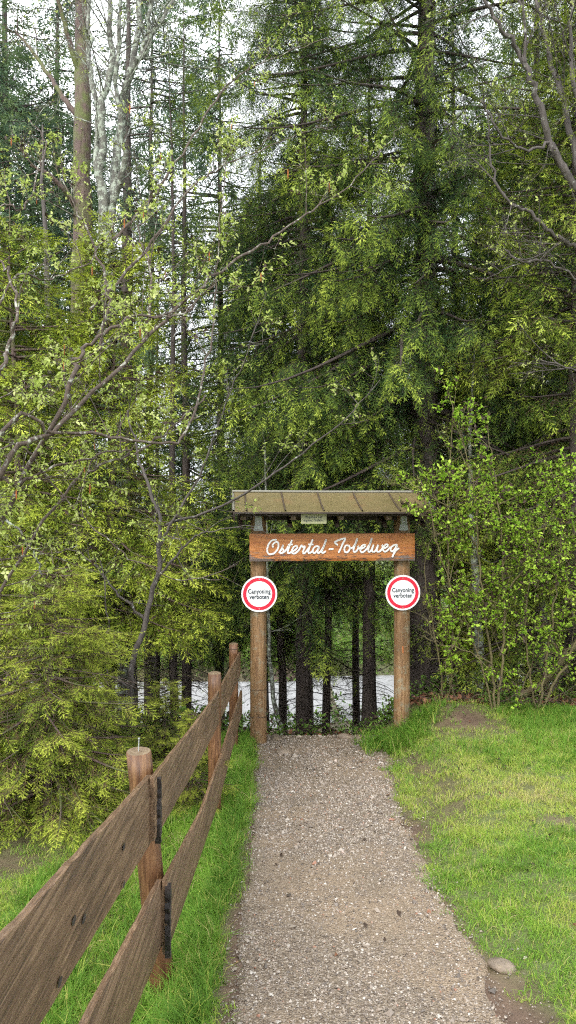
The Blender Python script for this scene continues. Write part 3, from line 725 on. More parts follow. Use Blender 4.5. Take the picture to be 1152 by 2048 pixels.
put(root, G.w.build('branches', BARK_DARKLIMB, None, True)); put(root, G.leaves(T_HAZEL, LEAF_HAZEL, None, .8, .3, .2, .3, keep=lambda t: not (t[0] > -.68 and t[2] < 1.6)))

# lichen-covered forked tree
Y0 = 10.3
root = empty('lichen_tree', tuple(P(255, 1480, Y0))); tag(root, 'pale lichen-covered tree forking into several bare stems at the upper left', 'tree')
G = Growth(23)
G.limb(L((250, 1500, Y0), (255, 1400, Y0), (252, 1250, Y0), (240, 1000, Y0), (228, 750, Y0), (215, 520, Y0)), .13, .095, sides=12)
stems = [((215, 560, 10.3), (222, 420, 10.3), (238, 260, 10.4), (262, 130, 10.5), (282, 0, 10.6), (310, -200, 10.8), (330, -420, 11)), ((215, 520, 10.3), (205, 400, 10.2), (205, 250, 10.1), (222, 100, 10.0), (215, -50, 10), (200, -300, 9.9)),
         ((212, 520, 10.3), (200, 380, 10.5), (195, 240, 10.7), (180, 120, 10.9), (182, 0, 11), (170, -200, 11.1)), ((240, 250, 10.4), (262, 140, 10.2), (292, 90, 10.1), (302, 0, 10), (325, -150, 9.9)),
         ((222, 420, 10.3), (245, 330, 10), (236, 180, 9.8), (238, 60, 9.7), (245, -120, 9.6)), ((250, 160, 10.4), (310, 60, 10.6), (345, 0, 10.8), (380, -120, 11))]
for i, s in enumerate(stems):
    p = G.limb(L(*s), [.085, .07, .055, .05, .045, .035][i], .018, sides=8, wig=.02)
    G.sprout(p, 9, 1.3, .012, lo=.15, up=.5, levels=3, kids=4, leaves=.12)
put(root, G.w.build('branches', BARK_LICHEN, None, True)); put(root, G.leaves(T_HAZEL, LEAF_HAZEL, None, 0.75, .4, .2))

# mossy brown trunk
Y0 = 12.4
root = empty('mossy_tree', (atpx(165, Y0), Y0, float(ground(atpx(165, Y0), Y0)))); tag(root, 'tall mossy brown trunk left of the pale forked tree', 'tree')
G = Growth(24); g0 = root.location.z
G.limb([np.array([atpx(150, Y0), Y0, g0 - .4]), P(152, 1100, Y0), P(158, 700, Y0), P(166, 400, Y0), P(166, 150, Y0), P(170, -100, Y0), P(172, -500, Y0)], .20, .10, sides=12, wig=.012)
for s in (((166, 170, 12.4), (140, 90, 12.2), (118, 0, 12), (100, -150, 11.8)), ((163, 240, 12.4), (110, 170, 12.6), (70, 110, 12.8), (30, 60, 13)), ((160, 420, 12.4), (110, 360, 12), (60, 330, 11.8))):
    p = G.limb(L(*s), .055, .015, sides=7); G.sprout(p, 8, 1.1, .01, lo=.2, up=.2, levels=3, kids=4, leaves=.2)
put(root, G.w.build('branches', BARK_BROWN, None, True)); put(root, G.leaves(T_HAZEL, LEAF_HAZEL, None, 0.75, .4, .2))

# bare dark tree at the upper right
root = empty('bare_tree', (4.55, 9.6, float(ground(4.55, 9.6)))); tag(root, 'bare dark tree with crooked lichen-spotted limbs at the upper right', 'tree')
G = Growth(25)
tb = np.array([4.55, 9.6, float(ground(4.55, 9.6)) - .3])
tr = G.limb([tb, tb + [0.05, 0, 1.5], P(1290, 900, 9.6), P(1250, 600, 9.6), P(1215, 450, 9.6)], .16, .11, sides=10)
for pts, r, n in ((((1215, 450, 9.6), (1150, 375, 9.5), (1105, 290, 9.4), (1075, 200, 9.3), (1048, 120, 9.2), (1005, 60, 9.1), (965, -10, 9), (930, -150, 9)), .06, 12),
               (((1230, 520, 9.6), (1152, 498, 9.4), (1110, 470, 9.3), (1060, 430, 9.2), (1010, 395, 9.1), (985, 330, 9.0), (975, 220, 9)), .035, 10),
               (((1160, 350, 9.5), (1120, 180, 9.7), (1085, 60, 9.9), (1068, -60, 10), (1060, -250, 10)), .045, 10), (((1200, 420, 9.6), (1165, 250, 9.4), (1140, 100, 9.3), (1152, -60, 9.2)), .045, 9),
               (((1240, 560, 9.6), (1160, 560, 9.3), (1090, 520, 9.1), (1040, 525, 9.0), (1010, 500, 9)), .02, 7), (((1100, 285, 9.4), (1050, 300, 9.2), (1000, 260, 9.0), (960, 200, 9)), .02, 7),
               (((1050, 125, 9.2), (1050, 30, 9.1), (1030, -60, 9)), .022, 6), (((1240, 700, 9.6), (1170, 740, 9.2), (1080, 720, 9)), .02, 6)):
    p = G.limb(L(*pts), r, .010, sides=8, wig=.015); G.sprout(p, n, 1.0, .009, lo=.1, up=.25, levels=3, kids=4, leaves=.28)
put(root, G.w.build('branches', BARK_DARKLIMB, None, True)); put(root, G.leaves(T_HAZEL, LEAF_HAZEL, None, 0.75, .45, .2))

# leafy shrubs on the right
def shrub(seed, X, Y, stems, label, ln=.6, n=12, sc=1.0, kids=4):
    g0 = float(ground(X, Y)); root = empty('leafy_shrub', (X, Y, g0)); tag(root, label, 'shrub', 'leafy shrubs right of the gate')
    G = Growth(seed)
    for pts, r, k in stems:
        p = G.limb(L(*pts), r, .004, sides=6); G.sprout(p, k, ln, .005, lo=.18, up=.35, spread=.8, levels=3, kids=kids, leaves=1.)
    put(root, G.w.build('branches', BARK_SHRUB, None, True)); put(root, G.leaves(T_SHRUB, LEAF_SHRUB, None, sc, .4, .26, keep=lambda t: t[0] > (1.66 if t[2] < 1.5 else 1.22)))
shrub(31, 2.35, 8.6, [
  (((990, 1420, 8.6), (985, 1330, 8.6), (970, 1230, 8.5), (958, 1120, 8.4), (950, 1000, 8.3), (930, 900, 8.2), (905, 830, 8.1)), .018, 17),
  (((995, 1420, 8.6), (1005, 1300, 8.5), (1010, 1180, 8.4), (1000, 1040, 8.3), (985, 930, 8.3), (975, 850, 8.3)), .016, 16),
  (((985, 1420, 8.6), (950, 1290, 8.5), (905, 1180, 8.4), (875, 1090, 8.2), (860, 1010, 8.1), (835, 950, 8.1)), .012, 13),
  (((958, 1100, 8.4), (900, 1020, 8.2), (850, 985, 8.1), (815, 960, 8.1)), .009, 9),
  (((985, 1330, 8.6), (930, 1300, 8.4), (880, 1290, 8.3), (845, 1270, 8.2)), .008, 6),
  (((1000, 1200, 8.5), (1060, 1120, 8.4), (1100, 1040, 8.3), (1120, 960, 8.2)), .010, 13)],
  'bright green leafy shrub whose twigs overhang the right end of the gate roof')
shrub(32, 2.9, 8.7, [
  (((1075, 1425, 8.7), (1090, 1340, 8.7), (1105, 1230, 8.6), (1120, 1100, 8.5), (1130, 980, 8.5)), .018, 14),
  (((1075, 1425, 8.7), (1060, 1340, 8.6), (1050, 1240, 8.5), (1060, 1150, 8.4), (1050, 1060, 8.3)), .014, 11),
  (((1080, 1425, 8.7), (1130, 1330, 8.6), (1170, 1230, 8.5), (1190, 1100, 8.5)), .018, 12)],
  'leafy shrub with several thin stems at the right edge of the lawn', n=10)
shrub(33, 1.9, 9.2, [
  (((885, 1415, 9.2), (880, 1340, 9.1), (862, 1230, 9.0), (850, 1130, 8.9), (870, 1060, 8.9)), .012, 6),
  (((890, 1415, 9.2), (905, 1350, 9.1), (890, 1270, 9.0), (880, 1200, 8.9)), .008, 5)],
  'thin twiggy shrub close beside the right gate post', ln=.35, kids=3)
# fallen leaning stem under the shrubs
G = Growth(35); p = G.limb(L((1040, 1395, 9.4), (1090, 1360, 9.3), (1150, 1290, 9.2), (1230, 1200, 9.1)), .05, .035, sides=8)
tag(G.w.build('fallen_log', BARK_SHRUB, None, True), 'leaning greenish dead stem low behind the right shrubs', 'log')
# lichen branch stub at left
G = Growth(36); p = G.limb(L((-60, 990, 5.2), (-5, 1025, 5.2), (40, 1065, 5.2), (70, 1110, 5.2), (84, 1150, 5.2)), .010, .007); G.sprout(p, 2, .2, .003, levels=1, leaves=0)
tag(G.w.build('broken_branch', BARK_LICHEN, None, True), 'dangling lichen-grey broken branch at the left edge', 'branch')
# birch trunk behind shrub, slanting lichen trunk by left post
def bare_trunk(seed, pts, r0, r1, bark, label, name='leafless_trunk', n=10, group='leafless trunks in the wood', tw=.5):
    b = L(*pts); gz = float(ground(b[0][0], b[0][1])); root = empty(name, (b[0][0], b[0][1], gz)); tag(root, label, 'tree', group)
    b = [np.array([b[0][0], b[0][1], gz - .3])] + b; G = Growth(seed); p = G.limb(b, r0, r1, sides=10); G.sprout(p, n, tw, .006, lo=.25, levels=2, kids=3, leaves=.15)
    put(root, G.w.build('trunk', bark, None, True)); put(root, G.leaves(T_HAZEL, LEAF_HAZEL, None, 1., .3, .2))
bare_trunk(41, ((566, 1480, 11.6), (552, 1420, 11.6), (540, 1320, 11.6), (535, 1150, 11.6), (530, 900, 11.6)), .055, .012, BARK_LICHEN, 'slanting lichen-spotted trunk just right of the left gate post', tw=.9)
bare_trunk(42, ((962, 1420, 11.2), (958, 1300, 11.2), (950, 1150, 11.2), (940, 900, 11.2), (950, 700, 11.2)), .12, .012, BARK_LICHEN, 'pale peeling trunk behind the middle of the leafy shrubs', tw=.9)
bare_trunk(43, ((120, 1480, 10.4), (125, 1200, 10.4), (110, 900, 10.4), (90, 500, 10.4), (85, 250, 10.4)), .13, .012, BARK_DARKLIMB, 'broad dark trunk behind the young spruces at the left', n=14, tw=.9)
bare_trunk(44, ((280, 1480, 9.7), (268, 1330, 9.7), (262, 1150, 9.7), (270, 900, 9.7)), .045, .006, BARK_DARKLIMB, 'thin dark trunk right in front of the pale lichen trunk', tw=.7)
bare_trunk(45, ((895, 1420, 10.6), (905, 1300, 10.6), (895, 1100, 10.6), (905, 800, 10.6)), .04, .006, BARK_SHRUB, 'slender brownish trunk just right of the massive spruce', tw=.7)

# ------------------------------------------------------------------ undergrowth and leaf litter
mb = MB(); rs = rng
def herb(n, x0, x1, y0, y1, sc, hmax=.25, mask=None):
    x = rs.uniform(x0, x1, n); y = rs.uniform(y0, y1, n)
    if mask is not None: k = mask(x, y); x, y = x[k], y[k]
    n = len(x); h = rs.random(n) ** 1.5 * hmax
    scatter(mb, T_HERB, np.stack([x, y, ground(x, y) + h + .02], -1), np.stack([rs.standard_normal(n), rs.standard_normal(n), .2 + .3 * rs.random(n)], -1), np.array([0, 0, 1.]) + .4 * rs.standard_normal((n, 3)), sc * rs.uniform(.6, 1.3, n), .35 + .25 * rs.standard_normal(n), rs)
herb(2400, 1.5, 4.8, 8.65, 9.6, .6, .12, lambda x, y: nz(x * 2, y * 2) > .0)
herb(3800, -5, -.55, 8.8, 13, 1.1, .3)
herb(2200, -2, 3, 10.2, 13.5, 1.1, .3)
herb(1200, -7, 7, 13, 25, 1.3, .15)
herb(4500, -14, 14, 33.4, 50, 3.0, .7)
herb(1500, -14, 14, 24.5, 27.6, 2.2, .7)
herb(260, -1.4, -.4, 2.0, 7, .5, .04, lambda x, y: nz(x * 3, y * 3) > .1)
herb(700, 1.2, 4, 2.6, 8.6, .42, .03, lambda x, y: nz(x * 3, y * 3) > .15)
tag(mb.build('undergrowth', LEAF_HERB), 'low broad-leaved green undergrowth at the edge of the wood', 'undergrowth', kind='stuff')
mb = MB()
x = np.concatenate([rs.uniform(1.7, 5.2, 5600), rs.uniform(-6, 1.5, 1500), rs.uniform(-.2, 3.5, 60)]); y = np.concatenate([rs.uniform(8.75, 11.0, 5600), rs.uniform(9.6, 14, 1500), rs.uniform(2.2, 8.5, 60)]); n = len(x)
scatter(mb, T_DEAD, np.stack([x, y, ground(x, y) + .012 + .04 * rs.random(n) * (y > 9)], -1), np.stack([rs.standard_normal(n), rs.standard_normal(n), .35 * rs.standard_normal(n)], -1), np.array([0, 0, 1.]) + .3 * rs.standard_normal((n, 3)), np.where(y > 9, 1., .45), .4 + .3 * rs.standard_normal(n), rs)
tag(mb.build('leaf_litter', DEADLEAF), 'brown fallen leaves under the shrubs and trees', 'leaf litter', kind='stuff')

# dead twigs lying on the leaf litter under the shrubs
mb = MB()
for _ in range(170):
    x0 = rs.uniform(1.9, 4.8); y0 = rs.uniform(8.8, 10.2); a0 = rs.uniform(0, 6.28); l0 = rs.uniform(.15, .6); q0 = np.array([x0, y0, float(ground(x0, y0)) + .02])
    p_ = q0 + np.linspace(0, 1, 5)[:, None] * np.array([math.cos(a0), math.sin(a0), rs.uniform(0, .7)]) * l0 + rs.standard_normal((5, 3)) * .015
    v, f = tube(p_, np.linspace(.006, .002, 5), 4); mb.add(v, f)
tag(mb.build('dead_twigs', BARK_BROWN), 'dead brown twigs lying under the leafy shrubs', 'twigs', kind='stuff')
# rocks
def rock(X, Y, s, label, rz=0.):
    me = bpy.data.meshes.new('rock'); import bmesh; bm = bmesh.new(); bmesh.ops.create_icosphere(bm, subdivisions=3, radius=1)
    r2 = np.random.default_rng(int(X * 1000 + Y * 77) % 9999); ks = r2.uniform(-2.2, 2.2, (6, 3)); ph = r2.uniform(0, 6, 6)
    for v in bm.verts:
        c = np.array(v.co); q = 1 + .14 * sum(math.sin(float(ks[i] @ c) + ph[i]) for i in range(6)) * .8
        v.co = Vector(c * q * np.array(s))
    bm.to_mesh(me); bm.free(); me.materials.append(ROCK)
    for p in me.polygons: p.use_smooth = True
    o = link('rock', me); o.location = (X, Y, float(ground(X, Y)) + s[2] * .25); o.rotation_euler = (.1, .1, rz)
    tag(o, label, 'rock', 'stones set along the path')
rock(atpx(567, 8.35), 8.35, (.10, .07, .045), 'flat tan stone on the left side of the path near the gate', .3)
rock(atpx(1003, 3.35), 3.35, (.075, .055, .03), 'half-buried brownish stone at the right path edge in the grass', .2)
rock(atpx(692, 9.3), 9.3, (.09, .05, .05), 'dark stone on the crest in the middle of the gate opening', .1)
rock(atpx(715, 9.25), 9.25, (.055, .05, .05), 'small dark stone on the crest near the right of the gate opening', 1.)
rock(atpx(737, 9.2), 9.2, (.05, .04, .035), 'pale small stone at the right end of the crest', 2.)
rock(atpx(550, 9.3), 9.3, (.13, .07, .05), 'brown stone at the foot of the slanting lichen trunk', 2.)

# ------------------------------------------------------------------ gate
gx, gy = .51, 9.05
gate = empty('trail_gate', (gx, gy, 0), R(5)); tag(gate, 'rustic log gate with a small metal roof over the gravel path', 'gate')
def zp(y, k=.006): return EYE - (y - 1024) * k
def log(u, z0, z1, r, lean=0., seed=0):
    rs2 = np.random.default_rng(seed); z = np.linspace(z0, z1, 30); sides = 28
    ang = np.arange(sides) / sides * 2 * PI
    prof = 1 + .035 * np.sin(ang * 3 + seed) + .02 * np.sin(ang * 7 + seed * 2)
    for a0 in rs2.uniform(0, 6.28, 4): prof -= .10 * np.exp(-((np.angle(np.exp(1j * (ang - a0)))) / .09) ** 2)
    rr = r * (1 + .06 * (z1 - z) / (z1 - z0))[:, None] * prof[None] * (1 + .012 * rs2.standard_normal((30, sides)))
    X = u + lean * (z - z0)[:, None] / (z1 - z0) + rr * np.cos(ang)[None]; Yv = rr * np.sin(ang)[None]
    v = np.stack([X, Yv, z[:, None] * np.ones_like(X)], -1).reshape(-1, 3); i = np.arange(29)[:, None] * sides; j = np.arange(sides)[None]; k = (j + 1) % sides
    f = np.stack([i + j, i + k, i + sides + k, i + sides + j], -1).reshape(-1, 4)
    m = MB(); m.add(v, f); return m
for u, z0, se in ((-.872, -1.75, 1), (.875, -1.55, 2)):
    p = log(u, z0, 1.60, .094, 0, se).build('post', WOOD_GPOST, gate, True)
    for zb in ((zp(1376), zp(1430)) if u < 0 else ()):
        v, f = tube(np.array([[u + .1005 * math.cos(a), .1005 * math.sin(a), zb + .004 * math.sin(3 * a)] for a in np.linspace(0, 2 * PI, 33)]), .0028, 4)
        m = MB(); m.add(v, f); m.build('wire_tie', ROOFSEAM, p)
ORM = mat('orange_wood')[0]; ORM.node_tree.nodes['Principled BSDF'].inputs['Base Color'].default_value = (.34, .11, .03, 1)  # thin patch for the natural orange wood colour on the right post
m = MB(); th = np.linspace(-1.74, -1.58, 5); zz = np.linspace(zp(1306), zp(1292), 4)
v = np.array([[.875 + .1065 * math.cos(a), .1065 * math.sin(a), z + .01 * math.sin(9 * a)] for z in zz for a in th]); i = (np.arange(3)[:, None] * 5 + np.arange(4)[None]).reshape(-1)
m.add(v, np.stack([i, i + 1, i + 6, i + 5], -1)); m.build('orange_wood_patch', ORM, gate)
# ridge beam and outriggers
m = MB(); box(m, (0, 0, 1.565), (2.22, .13, .13)); m.build('cross_beam', WOOD_DARK, gate)
m = MB(); box(m, (0, 0, 1.74), (2.28, .08, .10)); m.build('ridge_beam', WOOD_DARK, gate)
for s_ in (-1, 1):
    m = MB(); box(m, (0, s_ * .46, 1.575), (2.22, .055, .045)); m.build('eave_batten', WOOD_DARK, gate)
for u in (-1.06, -.49, .06, .62, 1.08):
    for s_ in (-1, 1):
        a = math.atan2(.20, .55); c, s = math.cos(a), math.sin(a) * s_
        rot = [[1, 0, 0], [0, c, s], [0, -s, c]]
        m = MB(); box(m, (u, s_ * .28, 1.675), (.05, .54, .05), rot); m.build('rafter', WOOD_DARK, gate)
    a = math.atan2(.13, .34); c, s = math.cos(a), -math.sin(a)
    m = MB(); box(m, (u - .03, -.21, 1.505), (.045, .34, .045), [[1, 0, 0], [0, c, s], [0, -s, c]]); m.build('strut', WOOD_DARK, gate)
    m = MB(); box(m, (u, -.40, 1.535), (.062, .10, .052)); m.build('rafter_block', WOOD_BLOCK, gate)
# roof
ZE, ZR, VE = 1.605, 1.835, .62
m = MB()
for s_ in (-1, 1):
    nx, nv = 40, 8; U_, V_ = np.meshgrid(np.linspace(-1.175, 1.13, nx), np.linspace(0, 1, nv))
    Zt = ZR + (ZE - ZR) * V_ - .012 * np.sin(V_ * PI) + .004 * nz(U_ * 6, V_ * 3, 2)
    top = np.stack([U_, s_ * VE * V_, Zt], -1).reshape(-1, 3); bot = top - [0, 0, .022]
    i = (np.arange(nv - 1)[:, None] * nx + np.arange(nx - 1)[None]).reshape(-1); q = np.stack([i, i + 1, i + nx + 1, i + nx], -1)
    m.add(top, q if s_ > 0 else q[:, ::-1]); m.add(bot, q[:, ::-1] if s_ > 0 else q)
    e = np.arange(nx - 1) + (nv - 1) * nx; m.add(np.concatenate([top, bot]), np.stack([e, e + 1, e + 1 + nx * nv, e + nx * nv], -1))
rf = m.build('roof_sheet', ROOF, gate)
for u in (-1.172, -1.03, -.594, -.16, .276, .712, 1.125):
    for s_ in (-1, 1):
        pts = np.array([[u, s_ * VE * t * 1.005, ZR + (ZE - ZR) * t + .008 - .012 * math.sin(t * PI)] for t in np.linspace(0, 1, 7)])
        v, f = tube(pts, .010 if abs(u) < 1.1 else .014, 6); mm = MB(); mm.add(v, f); mm.build('seam', ROOFSEAM if abs(u) < 1.1 else ROOFEDGE, rf, True)
m = MB(); v, f = tube(np.array([[-1.18, 0, ZR + .012], [0, 0, ZR + .009], [1.135, 0, ZR + .012]]), .016, 8); m.add(v, f); m.build('ridge_cap', ROOFEDGE, gate, True)
for s_ in (-1, 1):
    m = MB(); box(m, (-.022, s_ * (VE + .004), ZE - .016), (2.31, .012, .018)); m.build('fascia', WOOD_DARK, gate)
for sx in (-1, 1):
    for s_ in (-1, 1):
        a = math.atan2(ZR - ZE, VE); c, s = math.cos(a), math.sin(a) * s_
        m = MB(); box(m, (sx * 1.165 - (.045 if sx > 0 else 0), s_ * VE / 2, (ZE + ZR) / 2 - .07), (.022, .60, .09), [[1, 0, 0], [0, c, s], [0, -s, c]]); m.build('barge_board', WOOD_DARK, gate)
# steel brackets
for u in (-.872, .875):
    zt, zb = 1.60, zp(1061); v = []
    for yv in (-.108, -.114):
        v += [[u - .042, yv, zt], [u + .042, yv, zt], [u + .040, yv, zb + .08], [u + .058, yv, zb + .006], [u + .03, yv, zb], [u - .03, yv, zb], [u - .058, yv, zb + .006], [u - .040, yv, zb + .08]]
    m = MB(); v = np.array(v); fr_ = np.array([[8, 9, 10, 11, 12, 13, 14, 15]]); m.add(v, fr_); m.add(v, [[i, (i + 1) % 8, (i + 1) % 8 + 8, i + 8] for i in range(8)])
    b = m.build('bracket', STEEL, gate)
    for zz_ in (zt - .11, zb + .045):
        m = MB(); a = np.arange(10) / 10 * 2 * PI
        for r, yv in ((.011, -.1145),):
            vv = [[u + r * math.cos(t), yv, zz_ + r * math.sin(t)] for t in a] + [[u + r * .8 * math.cos(t), yv - .006, zz_ + r * .8 * math.sin(t)] for t in a]
            m.add(np.array(vv), [[i, (i + 1) % 10, (i + 1) % 10 + 10, i + 10] for i in range(10)]); m.add(np.array(vv), [list(range(10, 20))])
        m.build('screw', WHITE, b)

GM = Matrix.Translation((gx, gy, 0)) @ Matrix.Rotation(R(5), 4, 'Z')
def on_gate(o, u, v, z): o.location = GM @ Vector((u, v, z)); o.rotation_euler = (0, 0, R(5)); return o

# name board
bx0, bx1, bz0, bz1 = -.98, .995, zp(1120.5), zp(1066.5); bc = ((bx0 + bx1) / 2, (bz0 + bz1) / 2); hw, hh = (bx1 - bx0) / 2, (bz1 - bz0) / 2
nb = on_gate(empty('name_board'), bc[0], -.150, bc[1]); tag(nb, 'reddish-brown varnished plank with white script lettering under the roof', 'sign')
def text_mesh(body, size, m, name, parent, loc, sx=1., extr=.001, sp=1.0, track=1.0, off=0.):
    c = bpy.data.curves.new(name, 'FONT'); c.body = body; c.size = size; c.align_x = 'CENTER'; c.align_y = 'CENTER'; c.extrude = extr; c.space_line = sp; c.space_character = track; c.offset = off
    o = bpy.data.objects.new(name, c); col.objects.link(o); dg = bpy.context.evaluated_depsgraph_get(); dg.update()
    me = bpy.data.meshes.new_from_object(o.evaluated_get(dg)); bpy.data.objects.remove(o)
    me.materials.clear(); me.materials.append(m); n = link(name, me, parent); n.location = loc; n.rotation_euler = (R(90), 0, 0); n.scale = (sx, 1, 1); return n
# plank: front face grid with bevelled worn edges
m = MB(); nx, nz_ = 60, 12; rs2 = np.random.default_rng(8)
xs = np.linspace(-hw, hw, nx); zs = np.linspace(-hh, hh, nz_)
Xg, Zg = np.meshgrid(xs, zs); wear = .004 * nz(Xg * 9, Zg * 20, 1)
ed = np.minimum(np.minimum(hw - np.abs(Xg), hh - np.abs(Zg)) / .012, 1)
Xw = Xg + np.where(np.abs(Xg) > hw - .01, .006 * nz(Zg * 30, Zg * 7, 1), 0); Zw = Zg + np.where(np.abs(Zg) > hh - .005, .004 * nz(Xg * 8, Xg * 3, 1), 0)
front = np.stack([Xw, -.03 + .008 * (1 - ed), Zw], -1).reshape(-1, 3); back = np.stack([Xw, .03 + 0 * Xw, Zw], -1).reshape(-1, 3)
i = (np.arange(nz_ - 1)[:, None] * nx + np.arange(nx - 1)[None]).reshape(-1); q = np.stack([i, i + 1, i + nx + 1, i + nx], -1)
allv = np.concatenate([front, back]); K = nx * nz_
rim = list(range(nx)) + [k * nx + nx - 1 for k in range(1, nz_)] + [(nz_ - 1) * nx + k for k in range(nx - 2, -1, -1)] + [k * nx for k in range(nz_ - 2, 0, -1)]
m.add(allv, q); m.add(allv, q[:, ::-1] + K); m.add(allv, [[rim[a], rim[(a + 1) % len(rim)], rim[(a + 1) % len(rim)] + K, rim[a] + K] for a in range(len(rim))], 0, 1)
m.build('plank', [BOARD, WOOD_DARK], nb)
A = 6.4
def S1(*p): return [(490 + a / A, 1060 + b / A) for a, b in p]
def S2(*p): return [(650 + a / A, 1060 + b / A) for a, b in p]
STROKES = [
 ('O', S1((338, 218), (328, 195), (350, 165), (385, 150), (405, 180), (397, 235), (355, 290), (302, 307), (268, 287), (262, 240), (280, 180), (322, 132), (378, 122))),
 ('s', S1((412, 288), (440, 250), (466, 188), (455, 225), (470, 262), (458, 290), (425, 294))), ('s2', S1((458, 290), (495, 262), (530, 205))),
 ('t', S1((577, 126), (552, 190), (524, 268), (530, 296), (556, 288), (590, 262))), ('tb', S1((528, 186), (585, 184))),
 ('e', S1((556, 288), (612, 258), (645, 222), (632, 200), (598, 218), (576, 262), (588, 296), (622, 294), (665, 258))),
 ('r', S1((665, 258), (700, 196), (712, 216), (744, 212), (722, 262), (720, 292), (745, 292), (800, 215))),
 ('t', S1((842, 122), (815, 190), (788, 268), (796, 296), (820, 286), (848, 258))), ('tb', S1((790, 184), (848, 184))),
 ('a', S1((925, 214), (892, 206), (856, 230), (844, 272), (862, 296), (892, 272), (928, 214), (906, 270), (916, 296), (948, 272))),
 ('l', S1((948, 272), (990, 195), (1017, 116), (1000, 172), (962, 266), (972, 294), (1008, 272))), ('dash', S1((1052, 246), (1108, 242))),
 ('T', S2((140, 192), (102, 160), (125, 142), (185, 118), (240, 110), (210, 165), (180, 235), (152, 290))),
 ('o', S2((278, 198), (246, 202), (226, 240), (236, 280), (268, 284), (294, 248), (292, 212), (272, 198))), ('oc', S2((290, 205), (305, 236), (340, 222))),
 ('b', S2((340, 222), (375, 165), (395, 106), (378, 155), (346, 248), (356, 284), (386, 268), (406, 232), (400, 205), (425, 242), (440, 246))),
 ('e', S2((432, 250), (480, 226), (498, 200), (478, 190), (446, 216), (432, 258), (452, 288), (486, 274), (522, 238))),
 ('l', S2((522, 238), (562, 170), (584, 104), (568, 155), (536, 250), (546, 282), (572, 268), (600, 205))),
 ('w', S2((604, 192), (586, 258), (602, 284), (634, 262), (664, 194))), ('w2', S2((664, 194), (648, 256), (664, 284), (700, 264), (724, 222), (716, 194), (744, 222))),
 ('e', S2((728, 246), (775, 222), (794, 200), (776, 186), (744, 206), (728, 250), (750, 280), (786, 264), (826, 220))),
 ('g', S2((912, 192), (872, 196), (838, 224), (828, 258), (846, 278), (876, 256), (914, 196), (890, 260), (850, 350))), ('gt', S2((868, 312), (895, 268), (936, 238))),
]
mL = MB()
kx = 9.05 - .18; 
for si, (nm, pts) in enumerate(STROKES):
    q = catmull([(((a - 576) / F * kx) - gx - bc[0] + .004, 0, EYE - (b - 1024) / F * kx - bc[1]) for a, b in pts], 7)
    if nm in ('dash', 'tb'): q = q
    q = np.vstack([q[0] - norm(q[1] - q[0]) * .004, q, q[-1] + norm(q[-1] - q[-2]) * .004]); r = np.full(len(q), .0112); r[0] = r[-1] = .006
    v, f = tube(q, r, 10); v[:, 1] = np.clip(v[:, 1] * .8, -.006, .006) - .034 - .0004 * si; mL.add(v, f)
    for e0 in (0, len(q) - 1): mL.add(v[e0 * 10:e0 * 10 + 10], [list(range(10))])
mL.build('lettering', WHITE, nb)

# round signs
def round_sign(u, z, label):
    s = on_gate(empty('round_sign'), u, -.118, z); tag(s, label, 'sign', 'round prohibition signs on the gate posts')
    def disc(r0, r1, y0, m, name, par, t=.001):
        n = 64; a = np.arange(n) / n * 2 * PI; c = np.stack([np.cos(a), 0 * a, np.sin(a)], -1); mm = MB()
        if r0 == 0:
            v = np.concatenate([c * r1 + [0, y0, 0], c * r1 + [0, y0 + t, 0]]); mm.add(v, [list(range(n))[::-1]]); mm.add(v, [[i, (i + 1) % n, (i + 1) % n + n, i + n] for i in range(n)]); mm.add(v, [list(range(n, 2 * n))])
        else:
            v = np.concatenate([c * r0 + [0, y0, 0], c * r1 + [0, y0, 0]]); mm.add(v, [[i, (i + 1) % n, (i + 1) % n + n, i + n] for i in range(n)])
        return mm.build(name, m, par)
    pl = disc(0, .212, 0, SIGNWHITE, 'plate', s, .004); disc(.152, .192, -.0012, SIGNRED, 'red_ring', pl)
    text_mesh('Canyoning\nverboten', .074, INK, 'lettering', pl, (0, -.0022, -.003), .80, .0006, .88, 1.06, .0018)
    for zz in (-.175, .175): disc(0, .006, -.005, STEEL, 'bolt', pl, .004) .location = (0, 0, zz)
    for zz in (-.10, .10):
        m = MB(); box(m, (0, .012, zz), (.16, .016, .03)); m.build('clamp', STEEL, s)
round_sign(-.863, zp(1185.5), 'round white sign with red ring on the left gate post')
round_sign(.863, zp(1185.5), 'round white sign with red ring on the right gate post')
# notice plate
s = on_gate(empty('notice_plate'), -.262, -.505, 1.526); tag(s, 'small faded yellow notice with two printed lines under the roof edge', 'sign')
m = MB(); box(m, (0, 0, 0), (.292, .006, .118)); pl = m.build('plate', PLATE, s)
text_mesh('Begehen auf\neigene Gefahr.', .040, INK, 'lettering', pl, (0, -.0045, -.002), .88, .0004, .92, 1.12, .0004)

